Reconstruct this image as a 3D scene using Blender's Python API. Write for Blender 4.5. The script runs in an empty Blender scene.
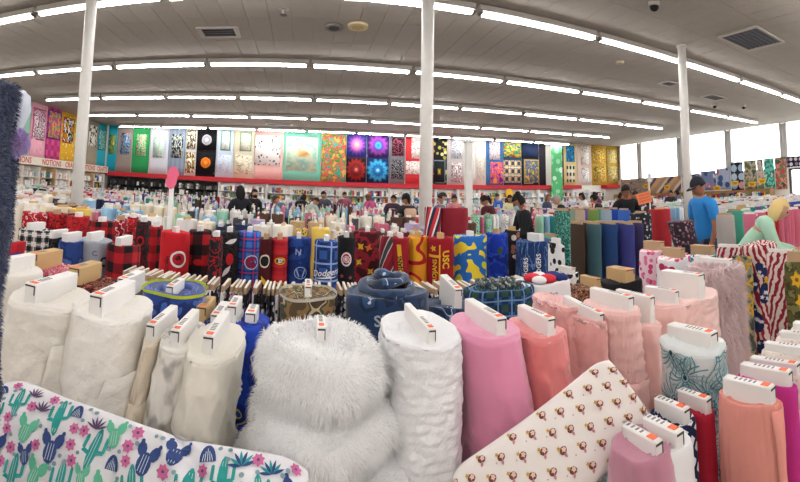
import bpy, bmesh, math, random
from mathutils import Vector, Matrix, noise, geometry
C = bpy.context.scene.collection
S = bpy.context.scene
R_ = random.Random(7)
PI = math.pi
# ---------------------------------------------------------------- camera, world, exposure
EYE = 1.6; F = 435.8; Y0 = 154.2; CX = 400.0
RM = Matrix.Rotation(-0.2172, 3, 'Z') @ Matrix.Rotation(0.091, 3, 'X') @ Matrix.Rotation(-0.0178, 3, 'Y')
cam = bpy.data.cameras.new('camera')
cam.type = 'PANO'
cam.panorama_type = 'CENTRAL_CYLINDRICAL'
cam.central_cylindrical_range_u_min = -400 / F
cam.central_cylindrical_range_u_max = 400 / F
cam.central_cylindrical_range_v_min = -(482 - Y0) / F
cam.central_cylindrical_range_v_max = Y0 / F
cam.central_cylindrical_radius = 1.0
cam.clip_start = 0.05
co = bpy.data.objects.new('camera', cam); C.objects.link(co)
co.matrix_world = Matrix.Translation((0, 0, EYE)) @ (RM @ Matrix.Rotation(PI / 2, 3, 'X')).to_4x4()
S.camera = co
S.view_settings.view_transform = 'Standard'; S.view_settings.look = 'None'
S.view_settings.gamma = 1; S.view_settings.use_curve_mapping = False
S.view_settings.exposure = 0.0
TUBE_E = 47.0
w = bpy.data.worlds.new('sky'); S.world = w; w.use_nodes = True
bg = w.node_tree.nodes['Background']
bg.inputs[0].default_value = (0.93, 0.97, 1.0, 1); bg.inputs[1].default_value = 7.0

def ray(x, y):
    a = (x - CX) / F
    return RM @ Vector((math.sin(a), math.cos(a), (Y0 - y) / F))
def P(x, y, r):
    d = ray(x, y); k = r / math.hypot(d.x, d.y)
    return Vector((d.x * k, d.y * k, EYE + d.z * k))
def PY(x, y, Y):
    d = ray(x, y); k = Y / d.y
    return Vector((d.x * k, Y, EYE + d.z * k))
def PX(x, y, X):
    d = ray(x, y); k = X / d.x
    return Vector((X, d.y * k, EYE + d.z * k))
def PZ(x, y, z):
    d = ray(x, y); k = (z - EYE) / d.z
    return Vector((d.x * k, d.y * k, z))

# ---------------------------------------------------------------- materials
def lin(h):
    if not isinstance(h, str): return tuple(h)[:3] + (1,)
    h = h.lstrip('#'); o = []
    for i in (0, 2, 4):
        c = int(h[i:i + 2], 16) / 255
        o.append(c / 12.92 if c <= .04045 else ((c + .055) / 1.055) ** 2.4)
    return tuple(o) + (1,)
class NT:
    def __init__(s, name):
        s.m = bpy.data.materials.new(name); s.m.use_nodes = True; s.t = s.m.node_tree
        s.b = s.t.nodes['Principled BSDF']
    def n(s, typ, **k):
        nd = s.t.nodes.new('ShaderNode' + typ)
        for a, v in k.items(): setattr(nd, a, v)
        return nd
    def l(s, a, b): s.t.links.new(a, b)
    def math(s, op, a, b=None, c=None):
        nd = s.n('Math', operation=op)
        for i, v in enumerate((a, b, c)):
            if v is None: continue
            if isinstance(v, (int, float)): nd.inputs[i].default_value = v
            else: s.l(v, nd.inputs[i])
        return nd.outputs[0]
    def mix(s, f, a, b):
        nd = s.n('Mix', data_type='RGBA')
        for i, v in ((0, f), (6, a), (7, b)):
            if isinstance(v, (int, float)): nd.inputs[i].default_value = v
            elif isinstance(v, (str, tuple)): nd.inputs[i].default_value = lin(v)
            else: s.l(v, nd.inputs[i])
        return nd.outputs[2]
    def uv(s, scale=1.0, rot=0.0, rnd=True):
        u = s.n('UVMap').outputs[0]
        mp = s.n('Mapping'); s.l(u, mp.inputs[0])
        sc = scale if isinstance(scale, tuple) else (scale, scale, scale)
        mp.inputs['Scale'].default_value = sc; mp.inputs['Rotation'].default_value = (0, 0, rot)
        if rnd:
            oi = s.n('ObjectInfo'); cb = s.n('CombineXYZ'); v = s.math('MULTIPLY', oi.outputs['Random'], 7.3)
            s.l(v, cb.inputs[0]); s.l(v, cb.inputs[1]); s.l(cb.outputs[0], mp.inputs[1])
        return mp.outputs[0]
    def ramp(s, f, stops, const=True):
        r = s.n('ValToRGB'); cr = r.color_ramp
        cr.interpolation = 'CONSTANT' if const else 'LINEAR'
        while len(cr.elements) > 1: cr.elements.remove(cr.elements[-1])
        cr.elements[0].position = stops[0][0]; cr.elements[0].color = lin(stops[0][1])
        for p, c in stops[1:]:
            e = cr.elements.new(p); e.color = lin(c)
        s.l(f, r.inputs[0]); return r.outputs[0]
MC = {}
def fin(nt, col, rough=.85, bump=None, sheen=0.0, spec=.25):
    b = nt.b
    if isinstance(col, (str, tuple)): b.inputs['Base Color'].default_value = lin(col)
    else: nt.l(col, b.inputs['Base Color'])
    b.inputs['Roughness'].default_value = rough; b.inputs['Specular IOR Level'].default_value = spec
    if sheen: b.inputs['Sheen Weight'].default_value = sheen; b.inputs['Sheen Roughness'].default_value = .5
    if bump:
        kind, sc, st = bump[:3]
        u = nt.uv(sc if not isinstance(sc, tuple) else sc, rnd=False)
        if kind == 'weave':
            t = nt.n('TexWave'); t.inputs['Distortion'].default_value = 2; nt.l(u, t.inputs[0]); h = t.outputs[1]
            t.inputs['Scale'].default_value = 1
        elif kind == 'vor':
            t = nt.n('TexVoronoi'); nt.l(u, t.inputs[0]); h = t.outputs[0]; t.inputs['Scale'].default_value = 1
        else:
            t = nt.n('TexNoise'); nt.l(u, t.inputs[0]); h = t.outputs[0]; t.inputs['Scale'].default_value = 1
            t.inputs['Detail'].default_value = 3
        bp = nt.n('Bump'); bp.inputs['Strength'].default_value = st; bp.inputs['Distance'].default_value = bump[3] if len(bump) > 3 else .004
        nt.l(h, bp.inputs['Height']); nt.l(bp.outputs[0], b.inputs['Normal'])
    return nt.m
def solid(col, rough=.85, bump=None, sheen=0.0, name=None, spec=.25, metal=0):
    k = ('s', col, rough, bump, sheen, metal)
    if k not in MC:
        nt = NT(name or 'material'); base = col
        nz = nt.n('TexNoise'); nz.inputs['Scale'].default_value = 9; tc = nt.n('TexCoord'); nt.l(tc.outputs['Object'], nz.inputs[0])
        c = lin(col); d = tuple(v * .88 for v in c[:3])
        MC[k] = fin(nt, nt.mix(nz.outputs[0], c, d + (1,)), rough, bump, sheen, spec)
        nt.b.inputs['Metallic'].default_value = metal
    return MC[k]
def blobs(stops, scale=30, rough=.85, det=2, bump=None, const=True, rnd=True, sheen=0, rot=0.0):
    k = ('b', tuple(stops), scale, det, const, rot)
    if k not in MC:
        nt = NT('printed_cloth'); t = nt.n('TexNoise'); nt.l(nt.uv(scale, rot, rnd), t.inputs[0])
        t.inputs['Scale'].default_value = 1; t.inputs['Detail'].default_value = det
        MC[k] = fin(nt, nt.ramp(t.outputs[0], stops, const), rough, bump, sheen)
    return MC[k]
def dots(bg_, cols, scale=40, size=.35, rough=.85, ring=None, rnd=1.0):
    k = ('d', bg_, tuple(cols), scale, size, ring)
    if k not in MC:
        nt = NT('dotted_cloth'); t = nt.n('TexVoronoi'); nt.l(nt.uv(scale), t.inputs[0]); t.inputs['Scale'].default_value = 1
        t.inputs['Randomness'].default_value = rnd
        sep = nt.n('SeparateColor'); nt.l(t.outputs['Color'], sep.inputs[0])
        c = nt.ramp(sep.outputs[0], [(i / len(cols), c) for i, c in enumerate(cols)])
        f = nt.math('LESS_THAN', t.outputs['Distance'], size)
        col = nt.mix(f, bg_, c)
        if ring: col = nt.mix(nt.math('LESS_THAN', t.outputs['Distance'], size * .55), col, ring)
        MC[k] = fin(nt, col, rough)
    return MC[k]
def plaid(c0, c1, c2, per=.05, thin=None, rough=.9, rot=0.0):
    k = ('p', c0, c1, c2, per, thin, rot)
    if k not in MC:
        nt = NT('plaid_cloth'); u = nt.uv(1 / per, rot); sp = nt.n('SeparateXYZ'); nt.l(u, sp.inputs[0])
        fx = nt.math('FRACT', sp.outputs[0]); fy = nt.math('FRACT', sp.outputs[1])
        a = nt.math('LESS_THAN', fx, .5); b = nt.math('LESS_THAN', fy, .5)
        s_ = nt.math('MULTIPLY', nt.math('ADD', a, b), .5)
        col = nt.ramp(s_, [(0, c0), (.3, c1), (.8, c2)])
        if thin:
            tx = nt.math('LESS_THAN', nt.math('ABSOLUTE', nt.math('SUBTRACT', fx, .75)), .05)
            ty = nt.math('LESS_THAN', nt.math('ABSOLUTE', nt.math('SUBTRACT', fy, .75)), .05)
            col = nt.mix(nt.math('MAXIMUM', tx, ty), col, thin)
        MC[k] = fin(nt, col, rough)
    return MC[k]
def stripes(stops, per=.1, rot=0.0, dist=0.0, rough=.85):
    k = ('st', tuple(stops), per, rot, dist)
    if k not in MC:
        nt = NT('striped_cloth'); u = nt.uv(1 / per, rot)
        if dist:
            nz = nt.n('TexNoise'); nt.l(u, nz.inputs[0]); nz.inputs['Scale'].default_value = .6
            ad = nt.n('VectorMath', operation='MULTIPLY_ADD'); nt.l(nz.outputs['Color'], ad.inputs[0]); ad.inputs[1].default_value = (dist,) * 3; nt.l(u, ad.inputs[2]); u = ad.outputs[0]
        sp = nt.n('SeparateXYZ'); nt.l(u, sp.inputs[0])
        MC[k] = fin(nt, nt.ramp(nt.math('FRACT', sp.outputs[0]), stops), rough)
    return MC[k]
def radial(stops, lobes=12, amp=.25, rough=.8):
    """a round flower or planet print centred on a 0..1 UV square"""
    k = ('r', tuple(stops), lobes, amp)
    if k not in MC:
        nt = NT('round_print'); u = nt.n('UVMap').outputs[0]; sp = nt.n('SeparateXYZ'); nt.l(u, sp.inputs[0])
        x = nt.math('SUBTRACT', sp.outputs[0], .5); y = nt.math('SUBTRACT', sp.outputs[1], .5)
        r = nt.math('SQRT', nt.math('ADD', nt.math('MULTIPLY', x, x), nt.math('MULTIPLY', y, y)))
        an = nt.math('ARCTAN2', y, x)
        pet = nt.math('MULTIPLY', nt.math('ABSOLUTE', nt.math('SINE', nt.math('MULTIPLY', an, lobes / 2))), amp)
        rr = nt.math('MULTIPLY', r, nt.math('SUBTRACT', 1.25, pet))
        wv = nt.math('MULTIPLY', nt.math('SINE', nt.math('MULTIPLY', rr, 75)), .035 if amp else 0)
        nz = nt.n('TexNoise'); nt.l(u, nz.inputs[0]); nz.inputs['Scale'].default_value = 9
        f = nt.math('ADD', nt.math('ADD', nt.math('MULTIPLY', rr, 1.5), wv), nt.math('MULTIPLY', nt.math('SUBTRACT', nz.outputs[0], .5), .12))
        MC[k] = fin(nt, nt.ramp(f, stops, const=False), rough)
    return MC[k]
def objcol(rough=.85, pattern=0):
    k = ('oc', pattern)
    if k not in MC:
        nt = NT('dyed_cloth'); oi = nt.n('ObjectInfo'); col = oi.outputs['Color']
        if pattern:
            t = nt.n('TexVoronoi'); nt.l(nt.uv(34), t.inputs[0]); t.inputs['Scale'].default_value = 1
            col = nt.mix(nt.math('LESS_THAN', t.outputs[0], .33), col, '#d9d2c8' if pattern == 1 else '#3a3440')
        MC[k] = fin(nt, col, rough)
    return MC[k]
def vcol(name='goods'):
    k = ('vc',)
    if k not in MC:
        nt = NT('mixed_goods'); a = nt.n('Attribute', attribute_name='Col'); MC[k] = fin(nt, a.outputs['Color'], .8)
    return MC[k]
WB = solid('#e9e6e2', .6, name='white_cardboard')
TAN = solid('#c9a877', .8, name='brown_cardboard')
TANL = solid('#b89a78', .8, name='light_cardboard')
ORG = solid('#ee6a3c', .6); INK = solid('#4a4644', .7); BLACK = solid('#17161a', .7)
WHITE = solid('#efefee', .6)

# ---------------------------------------------------------------- mesh helpers
def link(name, me, parent=None, mats=(), smooth=True, loc=None):
    if isinstance(me, bmesh.types.BMesh):
        bm = me; me = bpy.data.meshes.new(name); bm.to_mesh(me); bm.free()
    for m in mats: me.materials.append(m)
    if smooth: me.polygons.foreach_set('use_smooth', [True] * len(me.polygons))
    o = bpy.data.objects.new(name, me); C.objects.link(o)
    if parent: o.parent = parent
    if loc is not None: o.location = loc
    return o
def tag(o, label=None, cat=None, group=None, kind=None):
    if label: o['label'] = label
    if cat: o['category'] = cat
    if group: o['group'] = group
    if kind: o['kind'] = kind
    return o
def empty(name, loc=(0, 0, 0), rz=0):
    o = bpy.data.objects.new(name, None); C.objects.link(o); o.location = loc; o.rotation_euler.z = rz; return o
def box(bm, c, s, bev=0, rz=0, mi=0, rot=None):
    r = bmesh.ops.create_cube(bm, size=1)
    vs = r['verts']
    bmesh.ops.scale(bm, vec=s, verts=vs)
    if bev:
        es = list({e for v in vs for e in v.link_edges})
        g = bmesh.ops.bevel(bm, geom=es, offset=bev, segments=1, affect='EDGES'); vs = list({v for f in g['faces'] for v in f.verts} | {v for v in vs if v.is_valid})
    if rz: bmesh.ops.rotate(bm, cent=(0, 0, 0), matrix=Matrix.Rotation(rz, 3, 'Z'), verts=vs)
    if rot is not None: bmesh.ops.rotate(bm, cent=(0, 0, 0), matrix=rot, verts=vs)
    bmesh.ops.translate(bm, vec=c, verts=vs)
    if mi:
        for f in {f for v in vs for f in v.link_faces}: f.material_index = mi
    return vs
def boxo(name, c, s, mat, parent=None, bev=0, rz=0):
    bm = bmesh.new(); box(bm, (0, 0, 0), s, bev)
    o = link(name, bm, parent, (mat,), False, c); o.rotation_euler.z = rz; return o
def grid_mesh(name, fn, nu, nv, closed_u=False, uvf=None):
    vs = []; fs = []; uvs = []
    for j in range(nv + 1):
        for i in range(nu if closed_u else nu + 1):
            vs.append(tuple(fn(i / nu, j / nv)))
    W = nu if closed_u else nu + 1
    for j in range(nv):
        for i in range(nu):
            i2 = (i + 1) % W
            fs.append((j * W + i, j * W + i2, (j + 1) * W + i2, (j + 1) * W + i))
            for (a, b) in ((i, j), (i + 1, j), (i + 1, j + 1), (i, j + 1)):
                uvs.append(uvf(a / nu, b / nv) if uvf else (a / nu, b / nv))
    me = bpy.data.meshes.new(name); me.from_pydata(vs, [], fs)
    ul = me.uv_layers.new(name='UVMap'); ul.data.foreach_set('uv', [c for p in uvs for c in p])
    return me
def cylo(name, p, r, h, mat, parent=None, n=24, r2=None):
    bm = bmesh.new(); bmesh.ops.create_cone(bm, cap_ends=True, segments=n, radius1=r, radius2=r if r2 is None else r2, depth=h)
    bmesh.ops.translate(bm, vec=(0, 0, h / 2), verts=bm.verts)
    o = link(name, bm, parent, (mat,), True, p)
    for pl in o.data.polygons:
        if len(pl.vertices) > 4: pl.use_smooth = False
    return o

# ---------------------------------------------------------------- bolt of cloth
def sgn(v): return -1 if v < 0 else 1
class Bolt:
    """a bolt of cloth wound round a flat board; origin at its foot, board along local Y"""
    def __init__(s, name, label, top, a, b, mat, base=.48, lean=(0, 0), wob=.004, wrinkle=0.0, bulge=0.0, seed=0, layers=4, ex=2.3,
                 board='white', L=None, T=.016, prot=.055, rz=0.0, tilt=0.0, group=None, n=44, rings=22, cat='fabric bolt', sticker=True, topdip=.012, flare=0.0, bx=0.0, sag=0.0, tex=None, prof=None):
        s.tex = tex; s.prof = prof
        s.a, s.b, s.ex, s.h = a, b, ex, top.z - base
        s.lean = lean; s.wob = wob; s.wr = wrinkle; s.seed = seed; s.bulge = bulge; s.flare = flare; s.sag = sag
        h = s.h; s.n = n
        s.per = []; acc = 0; pv = None
        for i in range(241):
            q = s.cs(i / 240 * 2 * PI)
            if pv is not None: acc += math.hypot(q[0] - pv[0], q[1] - pv[1])
            s.per.append(acc); pv = q
        s.rz = rz; s.base = Vector((top.x, top.y, base))
        sc = [(j / rings, 1.0, 0) for j in range(rings)] + [(1 - .012 / h, .995, 0), (1 - .003 / h, .97, 0), (1, .93, 0)]
        m = layers * 2
        for k in range(1, m + 1):
            f_ = .93 - (.93 - .18) * k / m
            sc.append((1 - ((topdip if k % 2 else .001) if f_ > .55 else topdip) / h, f_, 1))
        sc.append((1 - topdip / h, .04, 1))
        vs = []; uv = []
        for (t, f, cap) in sc:
            for i in range(n):
                th = i / n * 2 * PI
                vs.append(s.pt(th, t * h, f)); 
        fs = []; ul = []
        for j in range(len(sc) - 1):
            for i in range(n):
                i2 = (i + 1) % n
                fs.append((j * n + i, j * n + i2, (j + 1) * n + i2, (j + 1) * n + i))
                for (ii, jj) in ((i, j), (i + 1, j), (i + 1, j + 1), (i, j + 1)):
                    t, f, cap = sc[jj]
                    ul.append((s.per[int(ii / n * 240)], t * h + (1 - f) * .15))
        fs.append(tuple((len(sc) - 1) * n + i for i in range(n))); ul += [(0, h)] * n
        me = bpy.data.meshes.new(name); me.from_pydata(vs, [], fs)
        u = me.uv_layers.new(name='UVMap'); u.data.foreach_set('uv', [c for p in ul for c in p])
        s.o = link(name, me, None, (mat,), True, s.base); s.o.rotation_euler.z = rz
        tag(s.o, label, cat, group)
        s.mat = mat
        # camera-facing direction in local space
        v = Matrix.Rotation(-rz, 3, 'Z') @ Vector((-top.x, -top.y, 0)); v.normalize()
        best = max(range(240), key=lambda i: s.nrm(i / 240 * 2 * PI).dot(v)); s.s0 = s.per[best]
        if board:
            bmat = {'white': WB, 'tan': TAN, 'light': TANL}[board]
            L = min(L or a * .72, a * .82); prot *= .62; T = min(T * .85, b * .6)
            bm = bmesh.new(); hh = prot + .06
            box(bm, (0, 0, 0), (2 * T, 2 * L, hh), .0025)
            bo = link('board', bm, s.o, (bmat,), False, (bx, 0, h + prot - hh / 2)); bo.rotation_euler.x = tilt
            s.board = bo
            near = -1 if s.base.y > 0 else 1
            if sticker:
                bm = bmesh.new(); z = hh / 2 + .0006
                box(bm, (0, near * (L - .018), z), (T * 1.2, .018, .001))
                st = link('price_sticker', bm, bo, (ORG,), False)
                bm = bmesh.new()
                for q in range(5): box(bm, (0, near * (L - .045 - q * .012), z), (T * .9, .004, .001))
                link('printed_label', bm, bo, (solid('#8c8886', .7),), False)
                bm = bmesh.new()
                box(bm, (0, near * (L + .0004), hh / 2 - .006), (T * 1.7, .001, .004)); box(bm, (T * .75, near * (L + .0004), hh / 2 - .017), (T * .2, .001, .022))
                link('end_slot', bm, bo, (INK,), False)
    def cs(s, th, k=1.0):
        c, d = math.cos(th), math.sin(th); e = 2 / s.ex
        return (s.b * k * sgn(c) * abs(c) ** e, s.a * k * sgn(d) * abs(d) ** e)
    def pt(s, th, z, f=1.0, off=0.0):
        t = z / s.h
        x, y = s.cs(th)
        q = Vector((math.cos(th) * 1.7 + s.seed * 3.1, math.sin(th) * 1.7, z * 6))
        nz = noise.noise(q) * s.wob + noise.noise(Vector((q.x * 2.1, q.y * 2.1, z * 38 + math.sin(th + s.seed) * 1.5))) * s.wr
        bl = 1 + s.bulge * math.sin(PI * min(1, max(0, t))) + s.flare * (1 - t)
        x *= bl; y *= bl
        l = math.hypot(x, y) or 1
        if s.tex: nz += s.tex(x, y, z, th)
        if s.prof:
            e = s.prof(t); x += x / l * e; y += y / l * e
        x, y = x + x / l * (nz + off), y + y / l * (nz + off)
        dz = 0
        if f < 1:
            x *= f; y *= f
        if s.sag: dz = -s.sag * (1 - f) 
        return (x - s.lean[0] * (1 - t), y - s.lean[1] * (1 - t), z + dz + (noise.noise(Vector((x * 9, y * 9, s.seed))) * .01 if t > .8 else 0))
    def nrm(s, th):
        a = Vector(s.cs(th - .01) + (0,)); b = Vector(s.cs(th + .01) + (0,)); d = b - a
        return Vector((d.y, -d.x, 0)).normalized()
    def th(s, u):
        """arc metres from the camera-facing point (positive = to the right in view) -> angle"""
        L = s.per[-1]; q = (s.s0 + u) % L
        lo, hi = 0, 240
        while hi - lo > 1:
            m = (lo + hi) // 2
            if s.per[m] <= q: lo = m
            else: hi = m
        fr = (q - s.per[lo]) / max(1e-9, s.per[hi] - s.per[lo])
        return (lo + fr) / 240 * 2 * PI
    def surf(s, u, z, off=.0022): return s.pt(s.th(u), z, 1.0, off)
    def flap(s, u0, u1, z0, z1, out0=.006, out1=.03, slant=0.0, mat=None, name='loose_end', hang=0.0, k=2.0):
        """loose end of the cloth wrapped round the roll between arcs u0..u1"""
        def fn(i, j):
            u = u0 + (u1 - u0) * i + slant * (1 - j)
            z = z1 + (z0 - z1) * (1 - j) - hang * i * i
            off = out0 + (out1 - out0) * (1 - j) ** k * (.35 + .65 * i) + .005 * math.sin(i * 9 + j * 5) * (1 - j) + .006 * noise.noise(Vector((i * 4, j * 4, s.seed)))
            return s.pt(s.th(u), max(.01, z), 1.0, max(.004, off))
        me = grid_mesh(name, fn, 16, 16, uvf=lambda i, j: (u0 + (u1 - u0) * i, z0 + (z1 - z0) * j))
        o = link(name, me, s.o, (mat or s.mat,)); md = o.modifiers.new('thickness', 'SOLIDIFY'); md.thickness = .003; md.offset = 1
        return o
def decal(name, items, surf, parent, mats, off=.0022, seg=.014):
    """items: [(polygon, material index)] of 2-D points, laid onto surf(u, v)"""
    vs, fs, mi, cache = [], [], [], {}
    few = len(items) < 130; cur = [0]
    def vert(p, m):
        k = (round(p[0], 5), round(p[1], 5), cur[0] if few else m)
        if k not in cache: cache[k] = len(vs); vs.append(tuple(surf(p[0], p[1], off + (cur[0] / len(items) * .005 if few else m * .0005))))
        return cache[k]
    def tri(a, b, c, m, d=0):
        e = [(abs(a[0] - b[0]), a, b, c), (abs(b[0] - c[0]), b, c, a), (abs(c[0] - a[0]), c, a, b)]
        q = max(e, key=lambda t: t[0])
        if q[0] > seg and d < 7:
            _, p1, p2, p3 = q; mm = ((p1[0] + p2[0]) / 2, (p1[1] + p2[1]) / 2)
            tri(p1, mm, p3, m, d + 1); tri(mm, p2, p3, m, d + 1)
        else:
            t = (vert(a, m), vert(b, m), vert(c, m))
            if len(set(t)) == 3: fs.append(t); mi.append(m)
    for n_, (poly, m) in enumerate(items):
        cur[0] = n_
        if len(poly) <= 4:
            for i in range(1, len(poly) - 1): tri(poly[0], poly[i], poly[i + 1], m)
        else:
            for t in geometry.tessellate_polygon([[Vector((p[0], p[1], 0)) for p in poly]]): tri(*[poly[k] for k in t], m)
    me = bpy.data.meshes.new(name); me.from_pydata(vs, [], fs)
    for m in mats: me.materials.append(m)
    me.polygons.foreach_set('material_index', mi)
    bm = bmesh.new(); bm.from_mesh(me)
    bm.normal_update(); bm.to_mesh(me); bm.free()
    return link(name, me, parent, (), False)
def xf(poly, x, y, s=1.0, r=0.0, sx=1.0):
    c, d = math.cos(r), math.sin(r)
    return [(x + s * (sx * p[0] * c - p[1] * d), y + s * (sx * p[0] * d + p[1] * c)) for p in poly]
def ell(rx=1, ry=1, n=12): return [(rx * math.cos(i / n * 2 * PI), ry * math.sin(i / n * 2 * PI)) for i in range(n)]
def ringp(r1, r2, n=20):
    return [[(r * math.cos(t), r * math.sin(t)) for r, t in ((r1, a), (r2, a), (r2, b), (r1, b))] for a, b in ((i / n * 2 * PI, (i + 1) / n * 2 * PI) for i in range(n))]
def arcp(r1, r2, a0, a1, n=12):
    return [[(r * math.cos(t), r * math.sin(t)) for r, t in ((r1, a), (r2, a), (r2, b), (r1, b))] for a, b in ((a0 + (a1 - a0) * i / n, a0 + (a1 - a0) * (i + 1) / n) for i in range(n))]
def flower(n=6, r=1, q=.45):
    return [((r if i % 2 else q * r) * math.cos(i / (2 * n) * 2 * PI), (r if i % 2 else q * r) * math.sin(i / (2 * n) * 2 * PI)) for i in range(2 * n)]
def leafp(l=1, w_=.3, n=6):
    up = [(l * i / n, w_ * math.sin(PI * i / n)) for i in range(n + 1)]
    return up + [(x, -y) for x, y in reversed(up[1:-1])]
TX = {}
def text_polys(txt, size=1.0, shear=0.0, bold=0.0):
    k = (txt, shear, bold)
    if k not in TX:
        c = bpy.data.curves.new('t', 'FONT'); c.body = txt; c.align_x = 'CENTER'; c.align_y = 'CENTER'; c.shear = shear; c.offset = bold; c.resolution_u = 2
        o = bpy.data.objects.new('t', c); C.objects.link(o)
        me = o.to_mesh()
        TX[k] = [[(me.vertices[v].co.x, me.vertices[v].co.y) for v in p.vertices] for p in me.polygons]
        o.to_mesh_clear(); bpy.data.objects.remove(o); bpy.data.curves.remove(c)
    return [[(x * size, y * size) for x, y in p] for p in TX[k]]
def put(polys, x, y, s=1.0, r=0.0, m=0, sx=1.0): return [(xf(p, x, y, s, r, sx), m) for p in polys]
def fur(name, obj, n, ln, wd, mat, seed=1, down=.5, zmin=-9, flat=.0, facing=True):
    """pile of fine tapering strands rooted on obj's own surface, as one part"""
    rg = random.Random(seed); me = obj.data; fs = []; ar = []; tot = 0
    M_ = obj.matrix_world if obj.parent is None else obj.matrix_local
    for p in me.polygons:
        c = p.center
        if c.z < zmin: continue
        if facing:
            wc = Matrix.Rotation(obj.rotation_euler.z, 3, 'Z') @ c + obj.location
            v = Vector((0, 0, EYE)) - wc; v.normalize()
            if p.normal.dot(Matrix.Rotation(-obj.rotation_euler.z, 3, 'Z') @ v) < -.25: continue
        tot += p.area; fs.append(p); ar.append(tot)
    import bisect
    vs, tr = [], []
    for _ in range(n):
        p = fs[min(len(fs) - 1, bisect.bisect(ar, rg.random() * tot))]
        v = [me.vertices[i].co for i in p.vertices]
        a, b = rg.random(), rg.random()
        if len(v) >= 4: q = v[0].lerp(v[1], a).lerp(v[3].lerp(v[2], a), b)
        else: q = v[0].lerp(v[1], a).lerp(v[2], b)
        nn = p.normal; clump = noise.noise(q * 24)
        d = nn + Vector((rg.gauss(0, .35), rg.gauss(0, .35), rg.gauss(0, .25) - down)) + Vector((noise.noise(q * 13 + Vector((5, 0, 0))), noise.noise(q * 13 + Vector((0, 7, 0))), 0)) * .7
        d.normalize(); l = ln * (.6 + .7 * rg.random() + .5 * clump)
        sd = d.cross(nn + Vector((.01, .02, .01))); sd.normalize(); sd *= wd
        m = q + d * l * .55; t = q + d * l + Vector((0, 0, -l * .25 * (1 + down)))
        k = len(vs); vs += [tuple(q - sd), tuple(q + sd), tuple(m + sd * .6), tuple(m - sd * .6), tuple(t)]
        tr += [(k, k + 1, k + 2, k + 3), (k + 3, k + 2, k + 4)]
    m2 = bpy.data.meshes.new(name); m2.from_pydata(vs, [], tr)
    o = link(name, m2, obj, (mat,)); o['kind'] = 'stuff'; return o
# ---------------------------------------------------------------- the shell
XL, XR, YB, YN = -11.0, 19.3, 22.1, -7.0
TZ = 4.55; CZ = 4.72
def struct(name, bm, m, parent=None, smooth=False):
    o = link(name, bm, parent, (m,), smooth)
    if parent is None: o['kind'] = 'structure'
    return o
def sbox(name, x0, x1, y0, y1, z0, z1, m, parent=None, bev=0):
    bm = bmesh.new(); box(bm, ((x0 + x1) / 2, (y0 + y1) / 2, (z0 + z1) / 2), (x1 - x0, y1 - y0, z1 - z0), bev); return struct(name, bm, m, parent)
CREAM = solid('#e9e4da', .9); FLOORM = solid('#a59c92', .45); CEILM = solid('#a8a198', .95, name='ceiling_tile')
fl = sbox('floor', XL - .2, XR + .2, YN - .2, YB + .2, -.1, 0, FLOORM)
wb = sbox('wall_back', XL - .2, XR + .2, YB, YB + .2, 0, CZ + .1, CREAM)
wl = sbox('wall_left', XL - .2, XL, YN, YB, 0, CZ + .1, CREAM)
wn = sbox('wall_near', XL - .2, XR + .2, YN - .2, YN, 0, CZ + .1, CREAM)
ce = sbox('ceiling', XL - .2, XR + .2, YN - .2, YB + .2, CZ + .03, CZ + .2, CEILM)
TW, TL = .41, 1.22
tiles = []
for i in range(int((XR - XL) / TW) + 1):
    for j in range(int((YB - YN) / TL) + 1):
        cx = XL + TW * (i + .5); cy = YN + TL * (j + .5)
        if cx > XR or cy > YB: continue
        az = math.degrees(math.atan2(cx, cy)) - 12.4; r = math.hypot(cx, cy)
        vis = abs(az) < 52 and r > 6.7 and cy > 0
        tiles.append((0 if vis else 1, r, cx, cy))
tiles.sort()
bm = bmesh.new(); box(bm, (0, 0, 0), (TW - .007, TL - .007, .03), .002); tme = bpy.data.meshes.new('ceiling_tile'); bm.to_mesh(tme); bm.free(); tme.materials.append(CEILM)
for v, r, cx, cy in tiles[:300]:
    o = bpy.data.objects.new('ceiling_tile', tme); C.objects.link(o); o.parent = ce; o.location = (cx, cy, CZ + .015 + R_.uniform(-.0015, .0015))
bm = bmesh.new()
for v, r, cx, cy in tiles[300:]:
    z = CZ + .015
    if cx + TW / 2 <= XR + .05:
        box(bm, (cx, cy, z), (TW - .007, TL - .007, .03))
o = link('ceiling_tile', bm, ce, (CEILM,), False); o['kind'] = 'stuff'
# window wall on the right
MULL = solid('#d2d0ce', .5); GLN = NT('window_glass')
gt = GLN.n('BsdfTransparent'); gg = GLN.n('BsdfGlossy'); gg.inputs['Roughness'].default_value = .05; gm = GLN.n('MixShader'); gm.inputs[0].default_value = .05
GLN.l(gt.outputs[0], gm.inputs[1]); GLN.l(gg.outputs[0], gm.inputs[2]); GLN.l(gm.outputs[0], GLN.t.nodes['Material Output'].inputs[0]); GLASS = GLN.m
SILL = 2.42
sbox('wall_right', XR, XR + .2, 9.6, YB, 0, SILL, CREAM)
sbox('wall_right_lower', XR, XR + .2, YN, 7.2, 0, SILL, CREAM)
ys = [YB - .1, 20.0, 16.6, 13.15, 9.8, 6.4, 3.0, -.4, -3.8, YN + .1]
for k, y in enumerate(ys):
    bm = bmesh.new(); box(bm, (XR + .1, y - .16, (SILL + 4.72) / 2), (.2, .09, 4.72 - SILL)); box(bm, (XR + .1, y + .16, (SILL + 4.72) / 2), (.2, .09, 4.72 - SILL)); box(bm, (XR + .14, y, (SILL + 4.72) / 2), (.12, .26, 4.72 - SILL))
    struct('trim_%d' % (k + 1), bm, MULL)
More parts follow.
